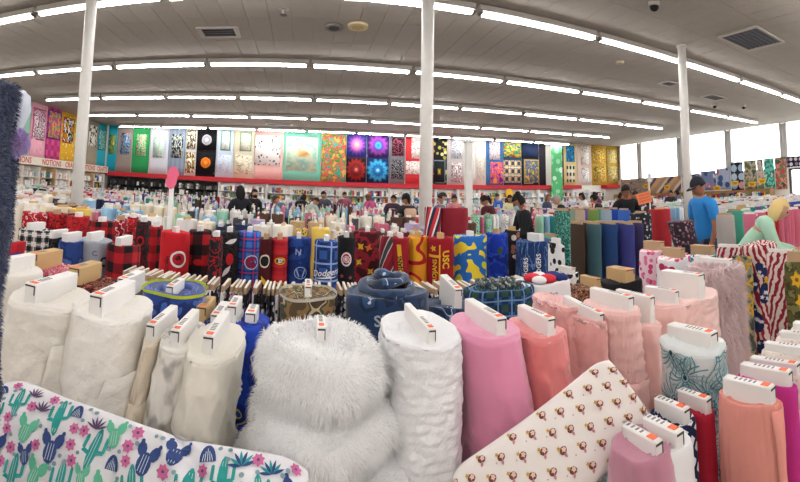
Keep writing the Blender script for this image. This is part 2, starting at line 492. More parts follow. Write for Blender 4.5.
for k in range(len(ys) - 1):
    y1, y0 = ys[k] - .2, ys[k + 1] + .2
    bm = bmesh.new(); m = (y0 + y1) / 2; zc = (SILL + 4.72) / 2
    box(bm, (XR + .08, m, SILL + .03), (.1, y1 - y0, .06))
    f = struct('window_%d' % (k + 1), bm, MULL)
    bm = bmesh.new(); box(bm, (XR + .1, m, zc), (.01, y1 - y0, 4.72 - SILL - .1)); link('pane', bm, f, (GLASS,), False)
dr = empty('door_1', (XR, 8.4, 0)); dr['kind'] = 'structure'
DK = solid('#3b3a3c', .5)
for (c, s_) in (((.1, 1.15, 1.21), (.16, .1, 2.42)), ((.1, -1.15, 1.21), (.16, .1, 2.42)), ((.1, 0, 2.38), (.16, 2.2, .08)), ((.1, 0, 1.2), (.1, .1, 2.35))):
    boxo('door_frame', c, s_, DK, dr)
for y in (.58, -.58): 
    p_ = boxo('pane', (.1, y, 1.22), (.012, 1.05, 2.25), GLASS, dr)
boxo('door_handle', (.02, -.1, 1.05), (.03, .03, .4), MULL, dr)
sbox('pavement', XR + .2, XR + 60, -60, 80, -.15, -.05, solid('#c9c6c0', .9))
# pillars
PAINT = solid('#dddad4', .45, spec=.4)
for px_, nm in ((80.5, 'left'), (426.3, 'middle'), (686, 'right')):
    d = ray(px_, 150); X = d.x / d.y * 5.87
    o = cylo('pillar', (X, 5.87, 0), .092, CZ, PAINT, n=32)
    tag(o, 'round white painted steel pillar, %s of the three' % nm, 'pillar')
    c2 = cylo('ceiling_collar', (0, 0, CZ - .04), .12, .04, PAINT, o)
    cylo('foot_plate', (0, 0, 0), .15, .03, PAINT, o)
q = PY(468.5, 200, 8.5)
o = boxo('slotted_post', (q.x, 8.5, 1.35), (.15, .1, 2.7), PAINT, bev=.01)
tag(o, 'pale square post standing just right of the middle pillar', 'post')
c3 = boxo('cap_plate', (0, 0, 1.36), (.2, .16, .02), PAINT, o)
# ---------------------------------------------------------------- strip lights
TUBE = NT('lit_tube'); em = TUBE.n('Emission'); em.inputs[0].default_value = (1, .985, .99, 1); em.inputs[1].default_value = TUBE_E
TUBE.l(em.outputs[0], TUBE.t.nodes['Material Output'].inputs[0]); TUBE = TUBE.m
HOUS = solid('#b4aea6', .5); SOCK = solid('#77726c', .6)
FL = 2.44
def fixture_meshes():
    bm = bmesh.new(); box(bm, (0, 0, .11), (FL - .02, .11, .10), .01); box(bm, (0, 0, .036), (FL - .02, .2, .008)); h = bpy.data.meshes.new('housing'); bm.to_mesh(h); bm.free(); h.materials.append(HOUS)  # wide lower plate added to keep direct tube light off the ceiling
    out = [h]
    for r in (.02, .012):
        bm = bmesh.new(); bmesh.ops.create_cone(bm, cap_ends=True, segments=8, radius1=r, radius2=r, depth=FL - .16)
        bmesh.ops.rotate(bm, cent=(0, 0, 0), matrix=Matrix.Rotation(PI / 2, 3, 'Y'), verts=bm.verts); t = bpy.data.meshes.new('tube'); bm.to_mesh(t); bm.free(); t.materials.append(TUBE); out.append(t)
    bm = bmesh.new()
    box(bm, (0, 0, .03), (.05, .12, .08), .006)
    e = bpy.data.meshes.new('socket'); bm.to_mesh(e); bm.free(); e.materials.append(SOCK); out.append(e)
    return out
hm, t1, t2, sm = fixture_meshes()
rows_y = [('first', 6.37, 17.5), ('second', 10.11, 18.2), ('third', 13.94, 16.4), ('fourth', 17.7, 16.6), ('fifth', 21.35, 15.0), ('overhead', 2.6, 18), ('', -1.2, 18), ('', -4.9, 18)]
ORD = 'first second third fourth fifth sixth seventh eighth ninth tenth eleventh twelfth thirteenth fourteenth fifteenth'.split()
X0 = {'first': .17, 'second': .03, 'third': .2, 'fourth': .1}
for ri, (nm, y, xe) in enumerate(rows_y):
    x = X0.get(nm, 0) - 5 * 2.48 + 2.48 / 2
    while x < XL + 1.3: x += 2.48
    k = 0
    while x + FL / 2 < xe + .4:
        o = empty('strip_light', (x, y, TZ))
        tag(o, ('%s fluorescent strip light from the left in the %s ceiling row beyond the camera' % (ORD[k], nm)) if nm else 'fluorescent strip light in a ceiling row behind the camera', 'ceiling light', 'strip lights, %s row' % (nm or 'hindmost'))
        for (n_, me, dx, dy) in (('housing', hm, 0, 0), ('lamp_tube', t1 if (k + ri) % 2 else t2, 0, .032), ('lamp_tube', t1 if (k + ri) % 2 else t2, 0, -.032), ('end_socket', sm, FL / 2 - .045, 0), ('end_socket', sm, .045 - FL / 2, 0)):
            p_ = bpy.data.objects.new(n_, me); C.objects.link(p_); p_.parent = o; p_.location = (dx, dy, 0)
        x += 2.48; k += 1
# ceiling fittings
def onceil(x, y, z=CZ): return PZ(x, y, z)
DKM = solid('#2d2c2c', .6)
def vent(x, y, sx, sy, label, n=6, col=DKM):
    c = onceil(x, y); o = empty('ceiling_vent', (c.x, c.y, CZ - .012)); tag(o, label, 'vent')
    bm = bmesh.new()
    for a_, b_, c_, d_ in ((0, sy / 2, sx, .05), (0, -sy / 2, sx, .05), (sx / 2, 0, .05, sy), (-sx / 2, 0, .05, sy)): box(bm, (a_, b_, -.005), (c_ + .05, d_, .03), .004)
    link('rim', bm, o, (HOUS,), False); boxo('dark_recess', (0, 0, .006), (sx, sy, .006), col, o)
    for i in range(n): 
        s_ = boxo('slat', (0, -sy / 2 + sy * (i + .5) / n, -.004), (sx - .05, sy / n * .35, .014), solid('#55555a', .5), o)
vent(219, 31.5, .75, .5, 'square ceiling vent with white rim near the upper left', 4)
vent(752, 38.5, 1.15, .9, 'large slatted return air grille in the ceiling at upper right', 8, solid('#3c4458', .5))
vent(714, 97, .9, .5, 'small dark ceiling vent above the blue shirted man', 5)
vent(669, 83, .5, .35, 'small dark ceiling vent just left of the right pillar', 4)
vent(279, 124, 1.2, .45, 'small dark vent over the mint bear banner', 4)
vent(558, 137, .8, .4, 'small dark vent before the far right banners', 4)
def disc(name, x, y, r, label, cat, m1, m2, h=.05):
    c = onceil(x, y); o = cylo(name, (c.x, c.y, CZ - h), r, h, m1, n=24); tag(o, label, cat)
    cylo('grille', (0, 0, -.008), r * .6, .012, m2, o, 20)
disc('ceiling_speaker', 334, 26, .17, 'round dark ceiling speaker beside the cream one', 'speaker', solid('#8a8580'), DKM)
disc('ceiling_speaker', 358, 25, .19, 'round cream ceiling speaker beside the dark one', 'speaker', solid('#d9c9a0'), solid('#c5ae7e'))
disc('smoke_detector', 620, 61.5, .1, 'small beige smoke detector between the first two light rows', 'smoke detector', solid('#cdbfa6'), solid('#b5a78f'))
for (x, y, l) in ((654, 2, 'black dome security camera at the top edge of the view'), (714.5, 104, 'small dark dome camera hanging beneath the ceiling by the windows'), (743.5, 105, 'small round ceiling sensor right of the dome camera')):
    c = onceil(x, y); o = cylo('dome_camera', (c.x, c.y, CZ - .08), .1, .08, HOUS, n=20); tag(o, l, 'security camera')
    bm = bmesh.new(); bmesh.ops.create_uvsphere(bm, u_segments=14, v_segments=8, radius=.08); link('dome', bm, o, (BLACK,), True, (0, 0, 0))
for (x, y) in ((284, 9),):
    c = onceil(x, y); o = cylo('sprinkler_head', (c.x, c.y, CZ - .1), .035, .1, SOCK, n=12); tag(o, 'small sprinkler head near the top of the ceiling', 'sprinkler')
    cylo('escutcheon', (0, 0, .085), .09, .012, HOUS, o); cylo('deflector', (0, 0, -.012), .06, .008, SOCK, o)
# ---------------------------------------------------------------- banners
def sheet(name, x0, x1, z0, z1, mapf, mat, label, cat='hanging fabric', group=None, amp=.015, parent=None, off=0.0, thick=.006):
    W_ = x1 - x0; sd = R_.random() * 9
    def fn(i, j):
        x = x0 + W_ * i
        return mapf(x, off + (amp * math.sin(i * W_ * 5 + sd) * (1.15 - j) if amp else 0), z0 + (z1 - z0) * j)
    me = grid_mesh(name, fn, 12 if amp else 1, 6 if amp else 1, uvf=(lambda i, j: (x0 + W_ * i, z0 + (z1 - z0) * j)) if parent is None else None)
    o = link(name, me, parent, (mat,)); md = o.modifiers.new('thickness', 'SOLIDIFY'); md.thickness = thick; md.offset = 0
    if parent is None: tag(o, label, cat, group)
    return o
backf = lambda x, d, z: (x, YB - .012 - d, z)
leftf = lambda x, d, z: (XL + .012 + d, x, z)
rightf = lambda x, d, z: (XR - .012 - d, -x, z)
BT, BB = 4.718, 2.122
fp = lambda a, b, c: ((.0, a), (.45, b), (.55, c))
def banner(x0p, x1p, mat, label, pics=(), z0=BB, z1=BT, wall='b', fo=.02):
    if wall == 'l': z0 = 2.37
    if wall == 'b': a = PY(x0p, 160, YB).x; b = PY(x1p, 160, YB).x; mf = backf
    elif wall == 'l': a = PX(x0p, 150, XL).y; b = PX(x1p, 150, XL).y; mf = leftf
    else: a = -PX(x0p, 170, XR).y; b = -PX(x1p, 170, XR).y; mf = rightf
    BANS.append((wall, (a + b) / 2, label))
    o = sheet('fabric_banner', a + .012, b - .012, z0, z1, mf, mat, label, 'fabric banner', off=fo)
    for pc in pics:
        u0, u1, v0, v1, pm = pc[:5]
        W_ = b - a; H_ = z1 - z0
        if len(pc) > 5:
            e = .06; sheet('picture_border', a + W_ * u0 - e, a + W_ * u1 + e, z0 + H_ * v0 - e, z0 + H_ * v1 + e, mf, pc[5], None, amp=0, parent=o, off=.03)
        sheet('printed_picture', a + W_ * u0, a + W_ * u1, z0 + H_ * v0, z0 + H_ * v1, mf, pm, None, amp=0, parent=o, off=.045)
    return o
BANS = []
nb = lambda *c, s=9, **k: blobs([(0, c[0]), (.42, c[1]), (.5, c[2]), (.58, c[3 % len(c)])], s, **k)
text_like = lambda bg_, ink, s=16: blobs([(0, bg_), (.53, ink), (.6, bg_)], (s, s * 2.2, 1), det=1)
# left wall
banner(20, 28, solid('#9fcbb8'), 'pale mint cotton banner low behind the navy plush', wall='l')
banner(28, 44, dots('#e8a9b9', ['#efbdc9', '#d98fa8'], 5, .3), 'pink banner with a boxed figure picture on the side wall', [(.15, .85, .35, .88, nb('#f4e4ea', '#4b4550', '#f0dce4', '#c96f93', s=5), solid('#c44a78'))], wall='l')
banner(44, 59, plaid('#c2417e', '#b23573', '#d1558d', .5), 'magenta lattice banner with a violet framed picture', [(.12, .88, .42, .93, nb('#d6447a', '#e8a63c', '#3f8f8a', '#d6447a', s=4), solid('#5a3a8c'))], wall='l')
banner(59, 74, dots('#d9a72c', ['#edd27a', '#f4e2a8'], 6, .3), 'yellow dotted banner with a black and white picture', [(.15, .8, .4, .88, nb('#1d1b1b', '#f2ede2', '#1d1b1b', '#d98f1c', s=3), solid('#c9542c'))], wall='l')
banner(74, 86, solid('#cfc3ae'), 'beige banner hidden behind the pillar', wall='l')
banner(86, 96.5, solid('#a49684'), 'taupe banner with a pale panda picture beside the pillar', [(.1, .85, .42, .9, nb('#eee8da', '#2c2a28', '#eee8da', '#eee8da', s=3))], wall='l')
banner(96.5, 106, solid('#2ba6b8'), 'turquoise banner ending in the left corner', [(.1, .85, .4, .85, nb('#76c2b8', '#2f8f9a', '#a8d8c8', '#4b7f5a', s=5), solid('#1f7f95'))], wall='l')
# back wall
banner(107, 116, solid('#1fa7bd'), 'turquoise banner starting the back wall at the corner', [(.15, .85, .38, .8, nb('#2f6a3c', '#a8a13c', '#2f8f6a', '#e0c85a', s=5))])
banner(116, 131.5, solid('#9b8f86'), 'taupe banner with a blue mountain lighthouse picture', [(.25, .85, .38, .84, nb('#2f6fae', '#9cc3de', '#2c4a6a', '#d98f6a', s=4))])
banner(131.5, 149, solid('#2f9a57'), 'bright green banner with a pale floral picture', [(.25, .8, .36, .82, nb('#7fc493', '#d8e8b0', '#3f8f5a', '#f0c0b8', s=5))])
banner(149, 168, solid('#cdd2da'), 'pale grey white banner with a small green flower picture', [(.2, .75, .34, .78, nb('#d6e4dc', '#9cc8a0', '#dfe8e6', '#a8cfe0', s=5))])
banner(168, 185, stripes([(0, '#8896a8'), (.5, '#7a889a')], .25), 'blue grey banner with a dark cat picture', [(.18, .85, .35, .84, nb('#1e2328', '#4a6a6a', '#c8c4b8', '#26323a', s=5))])
banner(185, 196, solid('#d8d4ca'), 'narrow white banner with two dark costumed figure pictures', [(.1, .9, .54, .96, nb('#e8e4da', '#3f3a30', '#8a7a4a', '#e8e4da', s=4)), (.1, .9, .06, .48, nb('#e8e4da', '#3a2f22', '#b89a3c', '#e8e4da', s=4))])
MOON = radial([(0, '#d8d8dc'), (.3, '#8f9098'), (.48, '#bdbcc2'), (.5, '#0d0c10'), (1, '#0d0c10')], 12, 0)
SUN = radial([(0, '#ffb03a'), (.3, '#d8641a'), (.48, '#f08a24'), (.5, '#0d0c10'), (1, '#0d0c10')], 12, 0)
banner(196, 216, dots('#121116', ['#d8d2a8', '#8a8a92'], 7, .1), 'black starry banner with a grey moon above an orange sun', [(.04, .96, .54, .94, MOON), (.04, .96, .08, .48, SUN)])
banner(216, 233, solid('#c9d6e4'), 'pale blue banner with a green framed lettering panel', [(.3, .75, .56, .92, text_like('#eef0ea', '#b8bcb8', 5), solid('#5fb0a0')), (.1, .9, .1, .45, text_like('#d4deea', '#a8b8cc', 4))])
banner(233, 254, solid('#d9cfb4'), 'cream banner with framed letter and pale print', [(.35, .8, .56, .9, text_like('#f0eedc', '#b8b498', 5), solid('#8fb89a')), (.1, .9, .08, .46, text_like('#e8e0c8', '#a89a74', 4))])
banner(254, 283, solid('#e3b2aa'), 'salmon pink banner with a white panel of little animals', [(.02, .9, .28, .86, dots('#f4f0ec', ['#4b4648', '#8a8486'], 8, .3))])
mb = banner(283, 321, solid('#7cc8ae'), 'mint banner with a large square bear picture', [(.1, .88, .2, .84, blobs([(0, '#5a3a20'), (.36, '#c98f4a'), (.45, '#d8e4c4'), (.55, '#8fc8b8'), (.62, '#f0efe0')], 1.6, det=3, const=False), solid('#d8e8cc'))])
banner(321, 346, nb('#3f9f86', '#d8524a', '#4a8f4a', '#e0a050', s=3.5), 'green abstract banner painted like wild flowers', [])
m1 = radial([(0, '#f6d45a'), (.14, '#f4a8b8'), (.3, '#e878b0'), (.5, '#8a4ab8'), (.75, '#2a3a8c')], 14, .3)
m2 = radial([(0, '#1f2f7a'), (.15, '#38a8d8'), (.3, '#5a3fae'), (.5, '#b04ab8'), (.75, '#3a2a6c')], 12, .3)
m3 = radial([(0, '#f0b090'), (.12, '#b02a2a'), (.35, '#5a1a1e'), (.6, '#a8281f'), (.8, '#1a1016')], 14, .3)
m4 = radial([(0, '#bfe8f4'), (.15, '#2a8fd0'), (.35, '#175a9c'), (.55, '#3fb0e0'), (.8, '#0f2a5a')], 12, .3)
banner(346, 366.5, solid('#3a2a5a'), 'banner of a pink mandala above a red one', [(.02, .98, .52, .98, m1), (.02, .98, .03, .48, m3)])
banner(366.5, 389, solid('#2a2a5a'), 'banner of a violet mandala above a blue one', [(.02, .98, .52, .98, m2), (.02, .98, .03, .48, m4)])
banner(389, 405, solid('#77757a'), 'grey banner with two black lettered panels', [(.15, .9, .56, .92, text_like('#141214', '#c8587a', 6)), (.15, .9, .1, .48, text_like('#2c2c30', '#a8a8ac', 6))])
banner(405, 420, solid('#c8343a'), 'red banner with white lettered panels left of the pillar', [(.4, .98, .52, .95, text_like('#f0ece6', '#c8343a', 4)), (.05, .98, .2, .46, text_like('#f0e8e0', '#8a3a3a', 5))])
banner(420, 433, solid('#c8343a'), 'red banner passing behind the middle pillar')
banner(433, 447, dots('#15171a', ['#c8c088', '#a89a4a'], 3.5, .34), 'black banner with gold rings and a gold flame panel', [(.05, .8, .05, .48, radial([(0, '#e0c03c'), (.15, '#a8861f'), (.25, '#16181c'), (1, '#16181c')], 4, .4), solid('#6a7a80'))])
banner(447, 463, solid('#b8b0ae'), 'grey banner with a pale deer print and lettering', [(.25, .9, .55, .96, text_like('#c8ccd4', '#6a6a70', 4)), (.25, .9, .05, .46, nb('#e0dcd8', '#4a4850', '#c8a8a8', '#e0dcd8', s=6))])
banner(463, 476, solid('#c8c2ba'), 'plain stone coloured banner behind the square post')
banner(476, 485.5, solid('#e2ddd0'), 'narrow ivory banner with faint print', [(.1, .9, .1, .9, text_like('#e6e2d6', '#c4b8a4', 4))])
banner(485.5, 503, solid('#3a6a9c'), 'blue banner with white panel above a violet orange one', [(.2, .8, .55, .96, text_like('#e8e8ec', '#a84a5a', 5)), (.25, .98, .04, .5, nb('#6a2a9c', '#e8702a', '#a83a9c', '#f0b040', s=3))])
banner(503, 521, solid('#30405a'), 'dark blue banner with bright fish picture over a picture grid', [(.02, .98, .62, .96, nb('#1f6a9c', '#e8c83c', '#2a9a6a', '#d8502a', s=4)), (.02, .98, .06, .55, plaid('#3a6a8c', '#c8a86a', '#2c3f5a', .35, '#e8e0c8'))])
banner(521, 538.5, solid('#1c2430'), 'night blue banner with sunset strip over a peacock gold panel', [(.05, .95, .62, .96, stripes([(0, '#1a2540'), (.4, '#c87a3a'), (.55, '#223050')], 3, PI / 2)), (.2, .95, .06, .56, nb('#b89a3a', '#2a7a6a', '#6a4a9c', '#d8b850', s=5), solid('#c8a84a'))])
banner(538.5, 545.5, solid('#2a2630'), 'narrow charcoal banner beside the long green one')
banner(545.5, 556.5, dots('#58b070', ['#c8e8d0', '#8fd0a8'], 2.2, .36), 'long green and white banner hanging below the red fascia', z0=1.25, fo=.62)
banner(556.5, 563.5, nb('#4a2a20', '#8a4a2a', '#5a3020', '#3a2018', s=4), 'dark brown woodgrain banner')
banner(563.5, 576, solid('#d8c48a'), 'straw banner with blue panel above a grid of squares', [(.18, .85, .56, .95, nb('#1f6a9c', '#2f8fc0', '#174a7a', '#5ab0d8', s=5)), (.2, .85, .08, .48, plaid('#2a2a2c', '#d8d0b0', '#e8e0c8', .4))])
banner(576, 591, solid('#d8bfae'), 'blush banner with two pale line drawings', [(.3, .85, .5, .95, text_like('#eee6de', '#a89088', 4)), (.3, .8, .08, .42, text_like('#f0eae4', '#8a8088', 4))])
banner(591, 605.5, solid('#c49a3a'), 'gold banner with amber framed squares', [(.1, .9, .55, .93, nb('#e0b040', '#8a6a2a', '#e8c868', '#b08830', s=4)), (.1, .9, .08, .47, nb('#b89040', '#6a5a2a', '#d8b858', '#a07828', s=4))])
banner(605.5, 618.5, solid('#b08a34'), 'last amber banner before the window wall', [(.1, .85, .55, .9, nb('#d8c07a', '#8a7a4a', '#e8d890', '#c0a050', s=5)), (.1, .85, .1, .48, nb('#c8b070', '#7a6a3a', '#d8c888', '#a89048', s=5))])
# fascia boards
RED = solid('#c02c34', .6)
a, b = XL + .02, PY(577, 187, YB).x
tag(boxo('fascia_board', ((a + b) / 2, YB - .255, 2.01), (b - a, .5, .22), RED), 'long red fascia board under the back wall banners', 'fascia')
a = PY(601, 187, YB).x; b = XR - .35
tag(boxo('fascia_board', ((a + b) / 2, YB - .305, 2.02), (b - a, .6, .2), solid('#c01f2c', .6)), 'short crimson fascia board in the far right corner', 'fascia')
# side wall sign board
ya, yb = 10.0, YB - .6
o = boxo('sign_board', (XL + .285, (ya + yb) / 2, 2.18), (.55, yb - ya, .34), solid('#e6ddcc', .7)); tag(o, 'long cream sign board reading NOTIONS over the side wall shelves', 'sign')
bm = bmesh.new()
for k, (wd, yy) in enumerate((('NOTIONS', 15.9), ('CRAFTS', 17.6), ('NOTIONS', 19.2), ('CRAFTS', 20.8), ('NOTIONS', 13.6), ('CRAFTS', 11.6))):
    for p_ in text_polys(wd, .34, bold=.02):
        vs = [bm.verts.new((.279, x, y - .01)) for x, y in p_]
        vs = [bm.verts.new((.034, 0, 0))] and vs
        for v in vs: v.co.y = v.co.y + (yy - (ya + yb) / 2)
        try: bm.faces.new(vs)
        except Exception: pass
link('painted_lettering', bm, o, (solid('#c8322f', .6),), False)

# ---------------------------------------------------------------- goods as one coloured mesh
def cboxes(name, items, parent=None, mat=None):
    vs, fs, cl = [], [], []
    for (c, s_, col) in items:
        k = len(vs); col = lin(col) if isinstance(col, str) else col
        x, y, z = s_[0] / 2, s_[1] / 2, s_[2] / 2
        vs += [(c[0] + a * x, c[1] + b * y, c[2] + d * z) for a in (-1, 1) for b in (-1, 1) for d in (-1, 1)]
        for q in ((0, 1, 3, 2), (4, 6, 7, 5), (0, 4, 5, 1), (2, 3, 7, 6), (0, 2, 6, 4), (1, 5, 7, 3)):
            fs.append(tuple(k + i for i in q)); cl += list(col) * 4
    me = bpy.data.meshes.new(name); me.from_pydata(vs, [], fs)
    at = me.color_attributes.new('Col', 'FLOAT_COLOR', 'CORNER'); at.data.foreach_set('color', cl)
    return link(name, me, parent, (mat or vcol(),), False)
PAL = {
 'dark': ['#1f1f22', '#2c2a2c', '#3a3634', '#26282c', '#e8e4dc', '#8a8680', '#4a4a48'],
 'mixed': ['#e8e4de', '#d8d4cc', '#2a2a2c', '#b83a3a', '#3a6a9c', '#d8a83a', '#5a8a5a', '#a06a8a', '#f0eee8', '#6a6560'],
 'pale': ['#f0ece6', '#e4dcd0', '#d8d4d0', '#c8c0b4', '#efe6e0', '#8fb8c0', '#c88f7a', '#5a5450'],
 'bright': ['#d84a6a', '#e8c83a', '#3a9a8a', '#5a4a9c', '#d87a3a', '#f0f0ee', '#2a3a6a', '#b02a3a'],
}
def rack(name, label, group, org, rz, wd, ht, dp, pal, shelves=4, back='#efece6', seed=0, hooks=False):
    rg = random.Random(seed); o = empty(name, org, rz); tag(o, label, 'display shelves', group)
    m = solid(back, .8)
    boxo('back_panel', (0, dp / 2 - .02, ht / 2), (wd - .02, .03, ht), m, o)
    for s_ in (-1, 1): boxo('side_panel', (s_ * (wd / 2 - .02), 0, ht / 2), (.03, dp - .02, ht), m, o)
    its = []
    for k in range(shelves):
        z = .12 + (ht - .2) * k / shelves
        boxo('shelf', (0, 0, z), (wd - .06, dp - .04, .025), m, o)
        x = -wd / 2 + .06; hs = (ht - .2) / shelves
        while x < wd / 2 - .12:
            w_ = rg.uniform(.05, .13); h = hs * rg.uniform(.45, .85); c = rg.choice(PAL[pal])
            its.append(((x + w_ / 2, rg.uniform(-.06, .02), z + .0125 + h / 2), (w_ * .9, dp * .5, h), c))
            if h > .15: its.append(((x + w_ / 2, -dp * .27, z + .0125 + h * rg.uniform(.4, .7)), (w_ * .7, .012, h * .22), rg.choice(PAL[pal])))
            x += w_ + rg.uniform(0, .03)
    g = cboxes('packaged_goods', its, o); g['kind'] = 'stuff'
    return o
xs = XL + 1.2; k = 0
while xs < XR - 1.2:
    px_pal = 'dark' if xs < -4.6 else ('mixed' if k % 3 else 'pale')
    near_b = min((q for q in BANS if q[0] == 'b'), key=lambda q: abs(q[1] - xs))[2]; near_b = ' '.join(near_b.split()[:9])
    lb = ('dark pattern book rack below the ' if px_pal == 'dark' else 'white goods rack below the ') + near_b
    rack('shelf_rack', lb, 'shelf racks along the back wall' + (' with dark pattern books' if px_pal == 'dark' else ''), (xs, YB - .4, 0), 0, 1.2, 1.86, .5, px_pal, 5, '#2c2b2b' if px_pal == 'dark' else '#efece6', k)
    xs += 1.22; k += 1
ysr = YB - 1.6
while ysr > 11.5:
    rack('shelf_rack', '%s side wall rack of craft goods counted from the far corner' % ORD[int((YB - 1.6 - ysr) / 1.22 + .5)], 'shelf racks along the side wall', (XL + .36, ysr, 0), PI / 2, 1.2, 1.95, .5, 'mixed' if k % 2 else 'pale', 5, '#c9a07a' if k % 3 == 0 else '#e6ddd0', k)
    ysr -= 1.22; k += 1
# ---------------------------------------------------------------- quilts and shelves under the windows
QW = [(621, 648, nb('#8a7a74', '#b8a890', '#4a4450', '#c8a8a0', s=5), 'grey brown patterned quilt in the far window corner', SILL - .95, SILL + .05),
 (649, 681, stripes([(0, '#a88a7a'), (.3, '#d8c0a0'), (.5, '#5a4a6a'), (.7, '#c8a070')], .9, .8, .6), 'tan and plum wavy quilt left of the right pillar', SILL - .95, SILL + .05),
 (682, 700, plaid('#5a4a5a', '#8a7a9c', '#b8a8b8', .5), 'mauve checked quilt behind the right pillar', SILL - .9, SILL + .1),
 (700, 716, dots('#7a8ab0', ['#d8d0d8', '#4a5a8a', '#c87a8a'], 3, .4), 'blue grey dotted quilt above the blue shirted man', SILL - .85, SILL + .2),
 (716, 730.5, dots('#a8b0c8', ['#f0e8e8', '#3a5a8a', '#b86a7a'], 2.4, .42), 'pale blue quilt of fans right of the blue shirted man', SILL - .85, SILL + .3),
 (731, 743.5, dots('#2a2a3a', ['#e8e4e0', '#d8a0a8', '#a8c0d8'], 2.2, .42, rnd=0.0), 'navy quilt with rows of pale diamonds', SILL - 1.0, 2.98),
 (744, 757, nb('#5a6a4a', '#8a8a6a', '#b8a890', '#4a5a58', s=3), 'olive floral quilt beneath the windows', SILL - 1.0, 3.0),
 (757, 764, nb('#6a8a6a', '#a8b8a0', '#d8a8a8', '#3a5a4a', s=3), 'sage green patterned quilt', SILL - 1.0, 3.0),
 (764, 775, nb('#4a8a7a', '#6ac8b8', '#3a7a6a', '#a8d8c8', s=2), 'teal quilt with a large pale medallion', SILL - 1.0, 3.02),
 (775, 787, nb('#b84a4a', '#6a7a5a', '#d88a7a', '#4a5a4a', s=3), 'red and green floral quilt before the door', SILL - 1.0, 3.02),
 (787, 812, dots('#1f1c26', ['#d8d0dc', '#8a7a9c'], 4, .36, rnd=.2), 'black and lilac print cloth hung over the door', SILL + .06, 3.0)]
for (x0, x1, m, lb, z0, z1) in QW:
    a = -PX(x0, 170, XR).y; b = -PX(x1, 170, XR).y
    sheet('hanging_quilt', a + .02, b - .02, z0, z1, rightf, m, lb, 'quilt', amp=.012, off=.015)
yy = YB - .9; k = 0
WOODS = '#a8805a'
while yy > 10.4:
    rack('wall_shelf', '%s brown shelf of folded fabric under the quilts, counted from the far corner' % ORD[int((YB - .9 - yy) / 1.28 + .5)], 'wall shelves under the window wall quilts', (XR - .42, yy, 0), -PI / 2, 1.25, 1.5, .5, 'bright' if k % 2 else 'mixed', 4, WOODS, 50 + k)
    yy -= 1.28; k += 1
YEL = solid('#e8b83a', .7)
for (x, y, od) in ((646, 186, 'leftmost'), (667, 187, 'second'), (717, 188, 'third'), (735, 183, 'fourth'), (752, 184, 'fifth'), (762, 181, 'rightmost')):
    q = PX(x, y, XR - .75); o = boxo('price_card', (q.x, q.y, q.z), (.012, .42, .22), YEL); tag(o, '%s yellow price card from the left, hanging before the quilt wall' % od, 'sign', 'yellow price cards')
    bm = bmesh.new(); box(bm, (-.008, 0, .03), (.003, .3, .03)); box(bm, (-.008, 0, -.04), (.003, .22, .05)); link('printed_price', bm, o, (solid('#8a5a1a'),), False)
    cylo('hanging_rod', (0, 0, .11), .008, CZ - q.z - .1, MULL, o, 6)
# ---------------------------------------------------------------- tables
TBL = solid('#d6cfc4', .6); TLEG = solid('#6a6662', .5)
def table(x0, x1, y0, y1, z, label, group=None, rz=0):
    o = empty('display_table', ((x0 + x1) / 2, (y0 + y1) / 2, 0)); tag(o, label, 'table', group)
    W_, D_ = x1 - x0, y1 - y0
    boxo('table_top', (0, 0, z - .02), (W_, D_, .04), TBL, o, .004)
    for s_ in (-1, 1): boxo('apron', (0, s_ * (D_ / 2 - .03), z - .1), (W_ - .1, .02, .12), TBL, o)
    for sx in (-1, 1):
        for sy in (-1, 1): boxo('leg', (sx * (W_ / 2 - .06), sy * (D_ / 2 - .05), (z - .04) / 2), (.05, .05, z - .04), TLEG, o)
    return o
TABN = [0]
# ---------------------------------------------------------------- rows of ordinary bolts
CN = {'ivory': '#e9e2d6', 'white': '#eeebe8', 'cream': '#e3d6bf', 'pale grey': '#cfcbc8', 'blush pink': '#e6c0b8', 'tan': '#c2a27a', 'brown': '#5a4034', 'maroon': '#5e1f2b', 'yellow': '#e0c05a', 'red': '#b5272d', 'black': '#232226',
      'navy': '#27304f', 'royal blue': '#2f4f9c', 'sky blue': '#8fb8d4', 'teal': '#2f8a86', 'mint green': '#93c7ae', 'olive green': '#7a8a45', 'purple': '#6a4f94', 'lilac': '#b9a8cc', 'rose pink': '#cf6f86', 'coral': '#de8473', 'charcoal': '#45444a', 'orange': '#d8743a', 'forest green': '#2f5a40'}
FAM = {'w': ['white'] * 2 + ['ivory'] * 2 + ['cream'] * 2 + ['pale grey', 'pale grey', 'blush pink', 'sky blue', 'lilac', 'tan', 'brown', 'charcoal', 'rose pink', 'mint green'],
       'm': ['cream', 'tan', 'ivory', 'ivory', 'brown', 'maroon', 'yellow', 'cream', 'white', 'navy'],
       'c': ['white', 'teal', 'rose pink', 'navy', 'red', 'pale grey', 'cream', 'sky blue', 'black', 'mint green', 'purple'],
       'r': ['red', 'rose pink', 'maroon', 'blush pink', 'coral'], 'b': ['teal', 'mint green', 'royal blue', 'navy', 'sky blue', 'purple'],
       'k': ['red', 'black', 'red', 'maroon', 'charcoal']}
def proto(a, b, h, mat, board, prot, seed, label='bolt of cloth'):
    B = Bolt('fabric_bolt', label, Vector((0, 0, .48 + h)), a, b, mat, board=board, prot=prot, n=12, rings=3, layers=1, seed=seed, sticker=False, wob=.01, T=.012)
    return B.o
PR = [(proto(.115, .045, .74, objcol(), 'white', .05, 1), .045), (proto(.125, .085, .77, objcol(), 'white', .045, 2), .085), (proto(.11, .03, .72, objcol(pattern=1), 'white', .05, 3), .03),
      (proto(.12, .06, .75, objcol(pattern=2), 'light', .05, 4), .06), (proto(.13, .1, .78, objcol(), 'tan', .04, 5), .1), (proto(.11, .034, .7, objcol(), 'white', .06, 6), .034)]
used = set()
